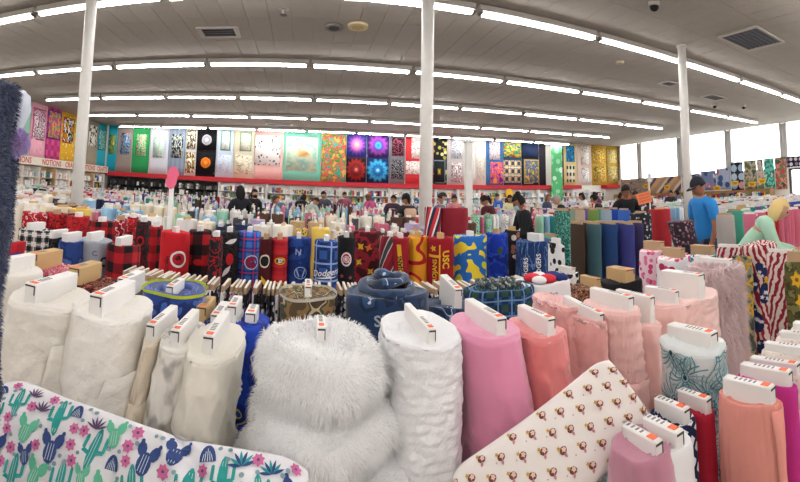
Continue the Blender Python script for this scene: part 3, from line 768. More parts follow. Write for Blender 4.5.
def copy_tree(o):
    c = o.copy(); C.objects.link(c)
    for ch in o.children:
        d = ch.copy(); C.objects.link(d); d.parent = c
    return c
SEG = [  # y, x0, x1, colour family, prototypes, name of the row
 (4.35, -4.9, 1.15, 'm', (0, 1, 3, 4), 'first'), (5.15, -7.4, 2.0, 'w', (0, 1, 3, 5), 'second'), (6.55, -9, 1.7, 'w', (0, 1, 2), 'third'), (6.55, 3.6, 14, 'c', (0, 2, 5), 'third'),
 (7.55, -9.5, 15.5, 'c', (0, 2, 5, 3), 'fourth'), (9.2, -10, 16.5, 'w', (0, 2, 5), 'fifth'), (10.4, -10, 16.5, 'c', (0, 2, 5), 'sixth'), (12.2, -10, 16.5, 'w', (0, 2, 5), 'seventh'),
 (14.0, -10, 16.5, 'c', (0, 2, 5), 'eighth'), (15.6, -10, 16.5, 'w', (0, 2), 'ninth'), (17.6, -10, 16.5, 'c', (0, 2), 'tenth'),
 (2.35, 5.3, 9.5, 'r', (5, 2), 'right-hand front'), (3.35, 5.3, 12.5, 'r', (5, 0), 'right-hand second'), (4.4, 6.4, 14, 'b', (0, 5), 'right-hand third'), (5.4, 7.4, 15, 'w', (0, 2), 'right-hand fourth')]
cand = []; rg = random.Random(11)
for (y, x0, x1, fam, ps, nm) in SEG:
    x = x0; prev = None
    while x < x1:
        pi = rg.choice(ps); b = PR[pi][1]
        x += b + .012
        skip = any(abs(x - k) < .34 and abs(y - 5.87) < .3 for k in (-3.3, 1.67, 7.05))
        if prev is None or rg.random() < .6: prev = rg.choice(FAM[fam])
        az = math.degrees(math.atan2(x, y)) - 12.4
        if not skip and abs(az) < 54 and rg.random() > .04: cand.append((math.hypot(x, y), x, y, pi, prev, nm, rg.uniform(-.03, .03), rg.uniform(-.1, .1)))
        x += b + rg.choice((.01, .01, .03, .08)) * (1 if y < 9 else 2)
    n = max(1, round((x1 - x0) / 2.6))
    for k in range(n):
        a_, b_ = x0 + (x1 - x0) * k / n, x0 + (x1 - x0) * (k + 1) / n
        table(a_ + .02, b_ - .02, y - .3, y + .3, .48, 'low pale display table carrying the %s row of distant bolts' % nm, 'low tables of the %s bolt row' % nm)
cand.sort()
first = {}
for (r, x, y, pi, cn, nm, dy, rz) in cand[:200]:
    o0, b = PR[pi]
    c = o0 if pi not in first else copy_tree(o0)
    first[pi] = 1
    c.location = (x, y + dy, .48); c.rotation_euler.z = rz; c.color = lin(CN[cn])
    v = R_.uniform(.85, 1.1); c.color = tuple(q * v for q in c.color[:3]) + (1,)
    kind = ('slim plain', 'thick plush', 'slim small-print', 'patterned', 'fat plush', 'slim cotton')[pi]
    tag(c, '%s %s bolt standing in the %s row of distant tables' % (kind, cn, nm), 'fabric bolt', '%s %s bolts in the %s distant row' % (kind, cn, nm))
# the rest, too far to tell apart
vs, fs, cl = [], [], []
def prism(x, y, a, b, h, col):
    k = len(vs); n = 8
    for z, f in ((.48, 1), (.48 + h - .01, 1), (.48 + h, .8)):
        for i in range(n):
            t = (i + .5) / n * 2 * PI; vs.append((x + b * f * math.cos(t), y + a * f * math.sin(t), z))
    for j in range(2):
        for i in range(n): fs.append((k + j * n + i, k + j * n + (i + 1) % n, k + (j + 1) * n + (i + 1) % n, k + (j + 1) * n + i)); cl.extend(list(col) * 4)
    fs.append(tuple(k + 2 * n + i for i in range(n))); cl.extend(list(col) * n)
    k = len(vs); q = (.01, a * .7, .018); z = .48 + h + .02; w_ = lin('#cfcac4')
    vs.extend((x + i * q[0], y + j * q[1], z + l * q[2]) for i in (-1, 1) for j in (-1, 1) for l in (-1, 1))
    for f in ((0, 1, 3, 2), (4, 6, 7, 5), (0, 4, 5, 1), (2, 3, 7, 6), (1, 5, 7, 3)): fs.append(tuple(k + i for i in f)); cl.extend(list(w_) * 4)
for (r, x, y, pi, cn, nm, dy, rz) in cand[200:]: prism(x, y + dy, (.115, .125, .11, .12, .13, .11)[pi], PR[pi][1], (.74, .77, .72, .75, .78, .7)[pi], lin(CN[cn]))
me = bpy.data.meshes.new('distant_bolts'); me.from_pydata(vs, [], fs)
at = me.color_attributes.new('Col', 'FLOAT_COLOR', 'CORNER'); at.data.foreach_set('color', cl)
o = link('distant_cloth', me, None, (vcol(),), False); tag(o, 'rows of small distant upright bolts in mixed colours filling the far tables', 'fabric', None, 'stuff')
# ---------------------------------------------------------------- shaped bolts placed from the picture
def halfb(x, r_lat, a, Y, X):
    th = math.atan2(X, Y); v = r_lat ** 2 - (a * math.sin(th)) ** 2
    return max(.018, math.sqrt(max(v, 0)) / max(.3, math.cos(th)))
def BP(x0, x1, y, z, a, mat, label, name='fabric_bolt', **k):
    """bolt whose top rim spans x0..x1 at picture height y, its top at height z, half length a"""
    xc = (x0 + x1) / 2; t = PZ(xc, y, z); r = math.hypot(t.x, t.y)
    lat = (x1 - x0) / 2 / F * r
    b = halfb(xc, lat, a, t.y, t.x)
    return Bolt(name, label, t, a, b, mat, **k)
# printed cottons set edge-on behind the front table
CPAT = [dots('#1c1b20', ['#e8e4e4', '#d8d4d8'], 30, .4), dots('#e6dfdf', ['#1e1c22', '#b08a9a'], 34, .36, ring='#e6dfdf'), dots('#22202a', ['#e8e4e4', '#c88aa0', '#e8e4e4'], 26, .38, ring='#22202a'),
        dots('#ded6d2', ['#6a2a3a', '#1e1c22', '#a85a6a'], 30, .34), dots('#1d1c22', ['#9a94a8', '#e0dce0', '#5a4a7a'], 36, .36)]
CPN = ['black cotton with white rings', 'white cotton with black rings', 'black and pink flower cotton', 'pale cotton with plum spots', 'black and lilac flower cotton']
X = -.82; k = 0; cproto = {}
while X < 1.12:
    pi = (k // 3 + (k % 3 == 1)) % 5
    if pi not in cproto:
        B = Bolt('cotton_bolt', 'c', Vector((0, 0, 1.15)), .105, .0095, CPAT[pi], base=.48, board='light', T=.0068, prot=.04, n=16, rings=3, layers=1, ex=3.5, wob=.001, sticker=False, L=.085)
        B.board.data = B.board.data.copy(); B.board.data.materials.append(solid('#d6cec2', .8))
        for p_ in B.board.data.polygons:
            if p_.normal.z > .5: p_.material_index = 1
        cproto[pi] = B.o; c = B.o
    else: c = copy_tree(cproto[pi])
    c.location = (X, 2.02 + .02 * math.sin(X * 5) + R_.uniform(-.012, .012), .48); c.rotation_euler = (0, R_.uniform(-.02, .02), R_.uniform(-.05, .05))
    tag(c, '%s on a cardboard core, standing edge-on in the packed row' % CPN[pi], 'fabric bolt', 'edge-on cotton bolts: ' + CPN[pi])
    X += .0235; k += 1
table(-1.0, 1.3, 1.86, 2.18, .48, 'low table under the packed row of edge-on cotton bolts')

# ---------------------------------------------------------------- sports fleeces
def P3(name, *a, **k): return dots(*a, **k)
REDB = plaid('#b01f28', '#7a1a22', '#1a1719', .11); NAVP = plaid('#25407c', '#1c3266', '#33579c', .12, '#8fa8d8')
tm = lambda *p: blobs(*p)
def sport(x0, x1, y, mat, label, motif=None, mats=(), z=1.25, a=.105, board='white', **k):
    kk = dict(L=.05, T=.02, prot=.06, layers=3, wob=.006, wrinkle=.0025, bulge=.03, seed=x0 % 17, n=32, rings=14, sticker=False); kk.update(k)
    B = BP(x0, x1, y, z, a, mat, label, board=board, cat='fleece bolt', **kk)
    if motif: decal('printed_emblem', motif(B), B.surf, B.o, mats, .004)
    return B
W = solid('#eceaea', .8); RD = solid('#c8232c', .8); BL = solid('#2346a0', .8); GD = solid('#e2b32c', .8); BK = solid('#1b191c', .8); LB = solid('#a9bede', .8)
H0 = .60
G3 = lambda c, d, e: blobs([(0, c), (.44, d), (.5, c), (.56, e), (.6, c)], 14)
# back left rank
k = 0
for (x0, x1, y, m, c) in ((23, 47, 212, G3('#b5202a', '#7a1820', '#e8e0e0'), 'scarlet'), (46, 68, 213, G3('#a81c26', '#1e1a1c', '#c83a40'), 'scarlet and black blotched'), (68, 90, 216, G3('#c0242c', '#8a1a22', '#3a1a1e'), 'bright red'),
    (66, 76, 213, solid('#2a2022', .9), 'narrow black'), (90, 115, 221, REDB, 'red and black buffalo check'), (114, 128, 219, G3('#b01f2a', '#e8d8d8', '#4a1a1e'), 'red with white flecks'), (128, 139, 217, G3('#b81f28', '#2a1a1e', '#e05058'), 'crimson')):
    sport(x0, x1, y, m, '%s team fleece bolt in the rank left of the pillar foot' % c, board='light' if k % 2 else 'white'); k += 1
ci = lambda B, u, z, s_: [(xf(ell(1, 1, 20), u, z, s_), 0)]
sport(137, 151, 221, G3('#221d20', '#6a1a22', '#3a3436'), 'black team fleece bolt with a dark red crest', lambda B: put([ell(1, 1.3)], 0, .6, .035, 0, 0) + put([ell(.6, .8)], 0, .6, .035, 0, 1), (RD, BK))
sport(150, 163, 226, plaid('#b01f28', '#8a1a22', '#1a1719', .13), 'narrow red and black checked team fleece')
sport(162, 190, 231, blobs([(0, '#c32029'), (.6, '#a81a22')], 6), 'bright red fleece bolt with a round cardinal badge', lambda B: put(ringp(.75, 1), .03, .58, .062, 0, 0) + put([ell(.7, .7, 18)], .03, .58, .062, 0, 1) + put([leafp(1.1, .35)], -.0, .58, .05, .4, 2) + put(text_polys('ARIZONA', .035, bold=.02), -.05, .52, 1, PI / 2, 2) + put(text_polys('A', .05, bold=.02), .03, .585, 1, 0, 2), (W, RD, BK), a=.12)
sport(190, 211, 230, plaid('#b01f28', '#3a1a1e', '#19171a', .16), 'red and black large checked fleece right of the cardinal badge', lambda B: put([ell(1, .55)], 0, .53, .045, 0, 0), (RD,))
sport(210, 223, 236, G3('#201c20', '#a81f28', '#2a2426'), 'narrow black and red team fleece')
sport(221, 239, 231, G3('#1a181c', '#2c2a2e', '#3a3436'), 'black fleece with red oval and white slash', lambda B: put([ell(.7, 1.1, 16)], .012, .56, .042, 0, 1) + put([leafp(1, .16)], -.03, .68, .11, .35, 0) + put([leafp(1, .14)], -.04, .42, .11, 1.0, 0), (W, RD))
sport(239, 261, 231, plaid('#1f44a0', '#2b58b4', '#4a7cc8', .09, '#c8485a'), 'royal blue plaid fleece with a round red C emblem', lambda B: put([ell(1, 1, 24)], .022, .53, .058, 0, 0) + put([ell(.86, .86, 24)], .022, .53, .058, 0, 2) + put(arcp(.35, .68, .6, 5.7, 18), .022, .53, .058, 0, 1) + put([ell(.14, .2)], .022, .53, .058, 0, 1), (W, RD, BL))
sport(260, 273, 238, solid('#4a141c', .9), 'burgundy fleece with a cream ringed portrait disc', lambda B: put([ell(1, 1.1, 20)], 0, .62, .042, 0, 0) + put([ell(.75, .85, 16)], 0, .62, .042, 0, 1) + put([leafp(1, .12)], -.02, .52, .1, -1.1, 2), (solid('#e8dcc0'), BK, GD), board='light')
sport(272, 288, 238, stripes([(0, '#b5222c'), (.35, '#c22c34'), (.7, '#a01c26')], .09, PI / 2), 'red fleece with small gold ringed ovals', lambda B: sum([put([ell(1.15, .7, 16)], .01, z, .036, 0, 2) + put([ell(.95, .52, 16)], .01, z, .036, 0, 1) + put(text_polys('SF', .036, bold=.03), .01, z, 1, 0, 0) for z in (.45, .62)], []), (W, BK, GD), board='light')
sport(287, 311, 237, blobs([(0, '#20387a'), (.5, '#2a4a94'), (.6, '#1c3068')], 9), 'royal blue fleece with NY monogram and baseball', lambda B: put(text_polys('N', .06, bold=.01), 0, .67, 1, 0, 0) + put(text_polys('Y', .06, bold=.01), .006, .66, 1, 0, 0) + put(ringp(.88, 1), .02, .52, .045, 0, 0) + put([ell(.1, .8)], .0, .52, .045, .3, 0) + put([ell(.1, .8)], .04, .52, .045, -.3, 0) + put(text_polys('NY', .04), -.02, .42, 1, 0, 0), (LB,))
sport(315, 338, 240, NAVP, 'blue plaid fleece with a white Dodgers script', lambda B: put(text_polys('Dodgers', .062, .35, .012), 0, .55, 1, .12, 0) + put([leafp(1, .03)], -.08, .51, .17, .08, 0), (W,))
sport(338, 355, 236, solid('#1e1c20', .9), 'black fleece with a round red and white ball crest', lambda B: put([ell(.85, 1.1, 20)], 0, .6, .05, 0, 0) + put([ell(.65, .85, 20)], 0, .6, .05, 0, 1) + put([ell(.3, .3)], 0, .6, .05, 0, 0) + put(ringp(.4, .5), 0, .6, .05, 0, 0) + put([flower(5)], -.03, .47, .02, 0, 2) + put([flower(5)], .035, .46, .02, 0, 2) + put([flower(5)], .035, .4, .02, 0, 2), (W, RD, solid('#a8505c')))
sport(354, 381, 231, blobs([(0, '#45161c'), (.42, '#8e2430'), (.55, '#3a1418')], 8), 'maroon and black fleece with gold cloverleaf shapes', lambda B: put([flower(4)], -.04, .64, .04, 0, 0) + put([flower(4)], .03, .63, .04, .4, 1) + put([flower(4)], -.05, .5, .035, .2, 0) + put([flower(4)], .05, .42, .035, 0, 0), (GD, solid('#d8642c')))
sport(380, 400, 236, stripes([(0, '#7a1f2c'), (.3, '#c8c0bc'), (.36, '#3e444a'), (.62, '#c8c0bc'), (.68, '#9a2430')], .13, .45), 'maroon and grey diagonal striped fleece')
sport(392, 408, 237, solid('#9a1c28', .9), 'dark red fleece with a gold lettered band', lambda B: [([(-.015, .35), (.02, .35), (-.005, .72), (-.04, .72)], 1)] + put(text_polys('TROJANS', .045, bold=.03), -.01, .54, 1, PI / 2 + .07, 0), (BK, GD), lean=(-.03, 0))
sport(408, 428, 236, blobs([(0, '#e0a42a'), (.5, '#b01f28'), (.62, '#d88f22')], 7, det=0), 'yellow and red cloud patterned fleece', board='tan')
B = sport(428, 453, 237, solid('#9c1a26', .9), 'cardinal red and gold fleece lettered TROJANS', lambda B: put(text_polys('TROJANS', .05, bold=.02), -.035, .5, 1, PI / 2, 0) + put(text_polys('USC', .075, bold=.03), .05, .6, 1, -PI / 2, 0) + put([[(-.1, .62), (.01, .62), (.01, .64), (-.1, .64)]], 0, 0, 1, 0, 0) + put([[(-.002, .3), (.008, .3), (.008, .72), (-.002, .72)]], 0, 0, 1, 0, 0) + put([flower(5)], -.05, .69, .03, 0, 0) + put([[(.01, .38), (.1, .42), (.1, .36), (.01, .32)]], 0, 0, 1, 0, 0), (GD,), board='tan')
sport(454, 486, 235, blobs([(0, '#e8cf36'), (.46, '#2a6ab8'), (.62, '#cfd83c')], 8, det=1), 'blue and yellow fleece of big rounded blotches', a=.12)
sport(486, 507, 233, blobs([(0, '#1f3aa8'), (.5, '#2c50c0'), (.6, '#1a2f86')], 9), 'deep royal blue fleece with a small dark patch', lambda B: put([ell(.8, 1)], .03, .62, .03, 0, 0), (solid('#4a5a3a'),), board='tan')
sport(505, 519, 230, dots('#1f1a1e', ['#c8a888', '#8a5a4a', '#d8c8b8'], 14, .4), 'black fleece with beige leaves beside the navy bolt', board='tan')
sport(517, 554, 240, blobs([(0, '#1d3564'), (.42, '#5a7cae'), (.46, '#20396a'), (.56, '#14284e'), (.6, '#20396a')], (22, 6, 1)), 'wide navy streaked fleece with white upright lettering', lambda B: put(text_polys('DODGERS', .05, bold=.02), -.045, .5, 1, PI / 2, 0) + put(text_polys('DODGERS', .05, bold=.02), .055, .53, 1, PI / 2, 0), (W,), z=1.22, a=.14, L=.1, T=.03, prot=.09)
sport(551, 561, 243, dots('#e6e4e6', ['#1d1c22'], 14, .42), 'narrow black and white print fleece', board='white')
table(-3.3, 2.03, 2.72, 3.8, .48, 'low table carrying the rank of sports fleeces')
for (x0, x1, y, m, lb) in ((20, 52, 229, plaid('#e0dcd8', '#6a686a', '#1b1a1d', .06, '#d8d4d0'), 'black and white tartan fleece behind the cardboard cored bolts'), (51, 67, 237, G3('#1c1a1e', '#3c383c', '#5a4a44'), 'black fleece with a tall white core'),
      (60, 84, 240, blobs([(0, '#27407e'), (.5, '#1d3166'), (.6, '#4a66a4')], 12), 'dark blue fleece left of the grey horseshoe one'), (108, 140, 244, REDB, 'red and black buffalo check fleece with wide white core')):
    sport(x0, x1, y, m, lb, L=.09, prot=.07)
sport(79, 112, 239, solid('#a3a8b2', .9), 'pale grey fleece printed with navy horseshoe marks', lambda B: sum([put(arcp(.6, 1, -.9, 4.0, 14), u, z, s_, r, 0) for u, z, s_, r in ((-.03, .6, .035, 0), (.06, .66, .028, 1), (-.09, .68, .03, 2), (.05, .53, .03, -.6), (-.06, .48, .03, .4))], []) + put(text_polys('C', .04), 0, .7, 1, .2, 0), (solid('#22305c'),), L=.09, prot=.07)
B = sport(3, 25, 243, blobs([(0, '#c8242e'), (.5, '#b01c28')], 5), 'leaning red, white and blue round fleece by the navy plush', lambda B: put([[(-.14, .56), (.14, .56), (.14, .72), (-.14, .72)]], 0, 0, 1, 0, 1) + put([[(-.14, .52), (.14, .52), (.14, .56), (-.14, .56)]], 0, 0, 1, 0, 0) + put(text_polys('NFL', .08, bold=.02), 0, .64, 1, .1, 0), (W, BL), board=None, lean=(.12, 0))
table(-3.05, -1.02, 1.9, 2.7, .48, 'low table of folded team fleeces behind the cardboard cores')
# ---------------------------------------------------------------- the second rank, behind the plush bolts
ALL = []
def near(x0, x1, y, z, a, m, lb, **k):
    kk = dict(L=.1, T=.02, prot=.055, layers=4, topdip=.006, wob=.008, wrinkle=.003, bulge=.02, seed=x0 % 19, n=48, rings=24); kk.update(k)
    B = BP(x0, x1, y, z, a, m, lb, **kk); ALL.append(B); return B
HI = dict(n=110, rings=80)
NAVB = blobs([(0, '#1d3558'), (.5, '#16283f'), (.56, '#2a4a70'), (.62, '#b8c0cc'), (.64, '#1d3558')], 9, sheen=.3)
near(24, 90, 268, 1.22, .12, blobs([(0, '#c05a6e'), (.44, '#7a2a3a'), (.5, '#d8a0a8'), (.56, '#a83a4a')], 22), 'pink and red patterned bolt with a broad cardboard core', board='tan', L=.13, T=.03, prot=.1, bx=-.06)
near(72, 121, 281, 1.22, .11, blobs([(0, '#5a1c22'), (.42, '#2c1a1a'), (.5, '#7a2a2a'), (.56, '#d8a05a'), (.58, '#5a1c22')], 26), 'maroon paisley bolt with a broad cardboard core', board='tan', L=.12, T=.03, prot=.09, bx=-.05)
near(112, 150, 292, 1.18, .11, solid('#3c3a2e', .9), 'dark olive bolt with a tall white core', L=.11, T=.025, prot=.11)
near(146, 205, 287, 1.25, .12, blobs([(0, '#24408c'), (.52, '#1b2f6a'), (.6, '#3f64b4')], 12, sheen=.3), 'thick blue plush bolt with a yellow rimmed spiral top', L=.07, T=.016, prot=.03, layers=5, topdip=.02).o
def rimline(B, m, nm='rim_stripe'):
    def fn(i, j): return B.pt(i * 2 * PI, B.h - .006 + .01 * j, 1.0, .004 + .002 * j)
    me = grid_mesh(nm, fn, 60, 3, closed_u=True); return link(nm, me, B.o, (m,))
rimline(ALL[-1], solid('#b8c832', .8))
near(205, 236, 318, 1.18, .1, blobs([(0, '#1f3a8c'), (.5, '#162a66'), (.6, '#d0c83a'), (.62, '#2c50a8')], 16), 'dark blue and lime speckled bolt behind the ivory one')
near(234, 270, 319, 1.19, .1, blobs([(0, '#2344b0'), (.5, '#1a2f86'), (.61, '#c8b83a'), (.63, '#2344b0')], 12), 'royal blue plush bolt behind the shaggy white one', L=.05)
near(282, 334, 292, 1.25, .11, blobs([(0, '#5a4a34'), (.42, '#8a6a44'), (.5, '#3f4a3a'), (.56, '#b8a88a'), (.6, '#4a3a2a')], 12), 'brown and green camouflage bolt behind the shaggy white one', L=.06, T=.014)
rimline(ALL[-1], solid('#c9c4b4', .8))
def mound(t): return (-.06 * max(0, (t - .86) / .14) ** 1.5 + .008 * math.sin(t * 60))
B = near(347, 427, 290, 1.25, .12, NAVB, 'large navy plush bolt twisted into a rounded swirl top', L=.03, T=.012, prot=.02, layers=6, topdip=.022, wob=.012, wrinkle=.006)
for q, (r0, h0) in enumerate(((.085, .012), (.06, .035), (.035, .055))):
    def fn(i, j, r0=r0, h0=h0):
        a_ = i * 2 * PI; rr = .02 * (1 + .25 * math.sin(a_ * 3 + q)); b_ = j * 2 * PI
        return ((r0 + rr * math.cos(b_)) * math.cos(a_), (r0 * 1.2 + rr * math.cos(b_)) * math.sin(a_), B.h + h0 + rr * .8 * math.sin(b_) + .008 * math.sin(a_ + q * 2))
    link('coiled_layer', grid_mesh('coiled_layer', fn, 36, 10, closed_u=True, uvf=lambda i, j: (i * .5, j * .1 + q)), B.o, (NAVB,))
decal('printed_word', put(text_polys('SEA', .05, bold=.02), .03, B.h - .07, 1, .1, 0), B.surf, B.o, (solid('#aab4c4'),), .006)
near(424, 476, 302, 1.19, .11, NAVB, 'dark navy plush bolt with a large tilted white core', L=.09, T=.018, prot=.13, tilt=.12, layers=5, topdip=.02, wob=.012)
B = near(465, 533, 286, 1.22, .11, plaid('#24508c', '#18305c', '#2f4a3a', .06, '#6a8a9c'), 'blue and green tartan flannel bolt with loose coiled top', board=None, layers=7, topdip=.03, wob=.008)
for q in range(5):
    def fn(i, j, q=q):
        t = -.9 + 1.8 * i; return (.075 - q * .034 + .01 * math.sin(t * 2 + q), t * .1, B.h + .006 + .022 * j * (1 - .5 * t * t) + .004 * math.sin(t * 7 + q))
    o = link('folded_layer', grid_mesh('folded_layer', fn, 14, 2, uvf=lambda i, j: (i * .2, j * .03 + q)), B.o, (blobs([(0, '#7a8478'), (.45, '#3a4a5c'), (.55, '#a8aa9c')], 26),)); md = o.modifiers.new('thickness', 'SOLIDIFY'); md.thickness = .006
B = near(516, 568, 279, 1.22, .11, solid('#e6e3e4', .85), 'white newsprint bolt with upside down blue headlines', board=None, layers=3)
decal('printed_lettering', put(text_polys('Eugene Teator', .03, bold=.01), .0, B.h - .05, 1, PI, 0) + put(text_polys('Superbas', .042, bold=.015), .02, B.h - .095, 1, PI, 0) + put(text_polys('Eugene Teator', .03, bold=.01), -.0, B.h - .14, 1, PI, 0), B.surf, B.o, (solid('#3a466c'),), .004)
for q, (c, u, v_, rr) in enumerate((('#d0303c', -.05, .0, .03), ('#f0eeee', .0, .03, .026), ('#20306c', .05, -.01, .03), ('#d0303c', .0, -.05, .028), ('#20306c', .06, -.06, .026), ('#f0eeee', -.05, -.06, .024))):
    def fn(i, j): 
        a_ = i * 2 * PI; b_ = j * PI; return (u + rr * math.cos(a_) * math.sin(b_) * 1.3, v_ + rr * 1.6 * math.sin(a_) * math.sin(b_), B.h + .01 + rr * .7 * math.cos(b_))
    link('crumpled_fold', grid_mesh('crumpled_fold', fn, 14, 8, closed_u=True), B.o, (solid(c),))
near(556, 578, 272, 1.12, .09, dots('#e4e2e2', ['#1c1b20'], 16, .4, rnd=.2), 'white bolt with black pentagon ball print')
near(570, 605, 285, 1.11, .09, blobs([(0, '#2c2420'), (.42, '#8a5a3c'), (.5, '#3a2c2a'), (.56, '#c8a07a'), (.6, '#7a3a2c')], 24), 'dark brown floral bolt with a cardboard core', board='tan', L=.1, T=.02, prot=.07, bx=.02)
near(600, 641, 279, 1.13, .1, solid('#1c1b1f', .9), 'black bolt with a broad cardboard core', board='tan', L=.1, T=.04, prot=.1)
near(606, 628, 281, 1.03, .07, solid('#232226', .9), 'low black bolt with a white core', L=.06)
near(640, 668, 249, 1.2, .1, dots('#f0d0dc', ['#d8487c', '#e8789c'], 22, .4), 'pink spotted bolt with a pale cardboard core', board='light', L=.12, T=.03, prot=.09)
near(657, 691, 256, 1.17, .1, dots('#f2eef0', ['#d2447a', '#b82a5a'], 15, .4), 'white bolt with magenta spots and a pale core', board='light', L=.12, T=.03, prot=.09)
near(690, 716, 254, 1.2, .1, nb('#2a7a9c', '#e8eef0', '#2f6a8c', '#5ab0c8', s=14), 'teal and white splashed bolt with a pale core', board='light', L=.11, T=.03, prot=.09)
FLAG = lambda B: sum([put([[(-.012, 0), (.012, 0), (.016, .22), (-.016, .22)]], 0, 0, 1, 0, 0)], [])
def flagprint(B, w_, seed):
    rg = random.Random(seed); it = []
    for (u, z, s_, r) in ((-w_ * .4, .55, .15, .3), (w_ * .5, .48, .17, -.2), (-w_ * .1, .3, .15, .1), (w_ * .3, .62, .13, .6), (-w_ * .5, .36, .13, -.3), (w_ * .1, .14, .14, .2)):
        for k in range(0):
            a0 = r + (-.5 + k / 6) * 1.5 + PI / 2
            q = []
            for i in range(7):
                t = i / 6; q.append((t, .12 * math.sin(t * PI) * (1 if k % 2 else -1)))
            poly = [(x * math.cos(a0) - (y + .075 * x) * math.sin(a0), x * math.sin(a0) + (y + .075 * x) * math.cos(a0)) for x, y in q] + [(x * math.cos(a0) - (y - .035 * x) * math.sin(a0), x * math.sin(a0) + (y - .035 * x) * math.cos(a0)) for x, y in reversed(q)]
            it += put([poly], u, z, s_, 0, 0)
        it += put([ell(.24, .42, 10)], u, z - .02, s_, r, 1)
        for k in range(5):
            it += put([flower(5, .1)], u + rg.uniform(-.03, .03), z - .02 + rg.uniform(-.04, .04), s_, rg.random(), 2)
        if rg.random() < .6: it += put([flower(6, .2, .6)], u + rg.uniform(-.04, .04), z - .09, s_, 0, 3)
    return [([(max(-w_ * 1.25, min(w_ * 1.25, x)), min(max(y, .05), B.h - .03)) for x, y in p], m) for p, m in it]
FM = (solid('#e0d2cc'), solid('#26305e'), solid('#dfe0ea'), solid('#d8a82c'))
for (x0, x1, y, z, lb, base) in ((717, 741, 247, 1.22, 'star and stripe print bolt left of the widest flag one', '#8a2634'), (743, 776, 243, 1.23, 'widest star and stripe print bolt with gold blossoms', '#8f2836'), (773, 789, 252, 1.21, 'narrow star and stripe bolt beside the yellow floral one', '#7c2432')):
    B = near(x0, x1, y, z, .1, stripes([(0, '#8f2436'), (.5, '#dccac4')], .04, .35 if x0 != 743 else -.3, 1.6), lb, board=None if x1 == 776 else 'white', L=.08, T=.02, prot=.03)
    decal('flag_print', flagprint(B, .09 if x0 == 743 else .055, x0), B.surf, B.o, FM, .004)
near(736, 747, 256, 1.18, .07, nb('#6a6a58', '#d8a82c', '#8a8a74', '#4a4a44', s=14), 'narrow grey and gold floral bolt between two flag prints', board=None)
B = near(788, 822, 262, 1.2, .12, blobs([(0, '#5c5a34'), (.5, '#44421f'), (.56, '#7a784a')], 16), 'olive bolt with large yellow blossoms and a pale core', board='light', L=.14, T=.04, prot=.09)
decal('printed_blossom', sum([put([flower(6, 1, .6)], u, z, s_, r, 0) + put([ell(.25, .25, 8)], u, z, s_, 0, 1) for u, z, s_, r in ((-.05, .62, .05, 0), (.03, .5, .055, 1), (-.06, .4, .05, 2), (.05, .66, .04, .5), (-.02, .27, .05, .3), (.06, .36, .045, 1.1), (-.12, .52, .05, .6), (-.15, .63, .045, .2), (-.14, .38, .05, 1.4))], []), B.surf, B.o, (GD, solid('#8a5a1a')), .004)

# ---------------------------------------------------------------- the front rank of plush bolts
MINK = solid('#e9e3d8', .9, ('noise', 45, .7, .006), .3); MINK2 = solid('#ece7de', .9, ('noise', 38, .9, .007), .3)
CRM = solid('#ded0ba', .9, ('noise', 45, .6, .005), .3); IVO = solid('#e6e0d2', .9, ('noise', 45, .5, .005), .3)
fold = lambda k, am: (lambda x, y, z, th: 1.8 * am * (abs(noise.noise(Vector((x * 6, y * 6, z * k)))) - .2) + am * noise.noise(Vector((th * 1.5, z * 14 + th, 3))) + am * .5 * noise.noise(Vector((x * 30, y * 30, z * 24))))
diag = lambda f, am: (lambda x, y, z, th: am * (1.2 - z) * (math.sin(z * f * 1.6 + th * 3.2 + 3 * noise.noise(Vector((x * 9, y * 9, z * 5)))) + .8 * math.sin(z * f * 3 - th * 4 + 4 * noise.noise(Vector((x * 7, y * 7, z * 3))))) + am * .35 * noise.noise(Vector((x * 34, y * 34, z * 26))))
def crease(am, fz=9, ft=1.2, sl=5, top=.72):
    def g(x, y, z, th):
        k = min(1, max(0, (top - z) / .25)); a_ = noise.noise(Vector((math.cos(th) * ft, math.sin(th) * ft + z * sl, z * fz)))
        b_ = noise.noise(Vector((math.cos(th) * 2.2 + 4, math.sin(th) * 2.2 - z * sl, z * fz * 1.7)))
        return am * k * ((1 - 2.2 * abs(a_)) ** 3 if abs(a_) < .45 else 0) + am * .6 * k * ((1 - 2.2 * abs(b_)) ** 3 if abs(b_) < .45 else 0) + am * .3 * a_
    return g
near(-16, 42, 270, 1.25, .14, MINK, 'off white minky bolt half hidden behind the navy plush', L=.12, prot=.08)
B = near(11, 93, 294, 1.27, .14, MINK, 'large off white minky bolt at far left of the front rank', L=.11, T=.022, prot=.075, tex=fold(9, .009), bulge=.05, layers=5, **HI)
B.flap(.03, .2, .0, .7, .008, .06, slant=-.13, k=1.4)
B = near(74, 153, 304, 1.27, .14, MINK2, 'second off white minky bolt with crinkled nap', L=.11, T=.022, prot=.075, tex=lambda x, y, z, th: .006 * noise.noise(Vector((x * 40, y * 40, z * 30))) + .012 * noise.noise(Vector((x * 6, y * 6, z * 9))), layers=5, lean=(.05, .02), **HI)
B.flap(.02, .2, .0, .66, .008, .06, slant=-.12, k=1.4)
B = near(147, 178, 328, 1.22, .12, CRM, 'slim beige cream plush bolt leaning right', L=.1, T=.014, prot=.06, tex=crease(.014, 6, 1.4, 9, .82), lean=(.09, .02), **HI)
B.flap(-.03, .06, .0, .6, .006, .02, slant=.04)
GS = blobs([(0, '#e6e2da'), (.54, '#e0dcd4'), (.62, '#a8a4a0'), (.72, '#8a8684')], (16, 9, 1), det=3, const=False)
B = near(164, 207, 333, 1.22, .12, GS, 'white plush bolt blotched with grey spots', L=.1, T=.014, prot=.06, tex=crease(.014, 6, 1.4, 9, .82), lean=(.09, .03), **HI)
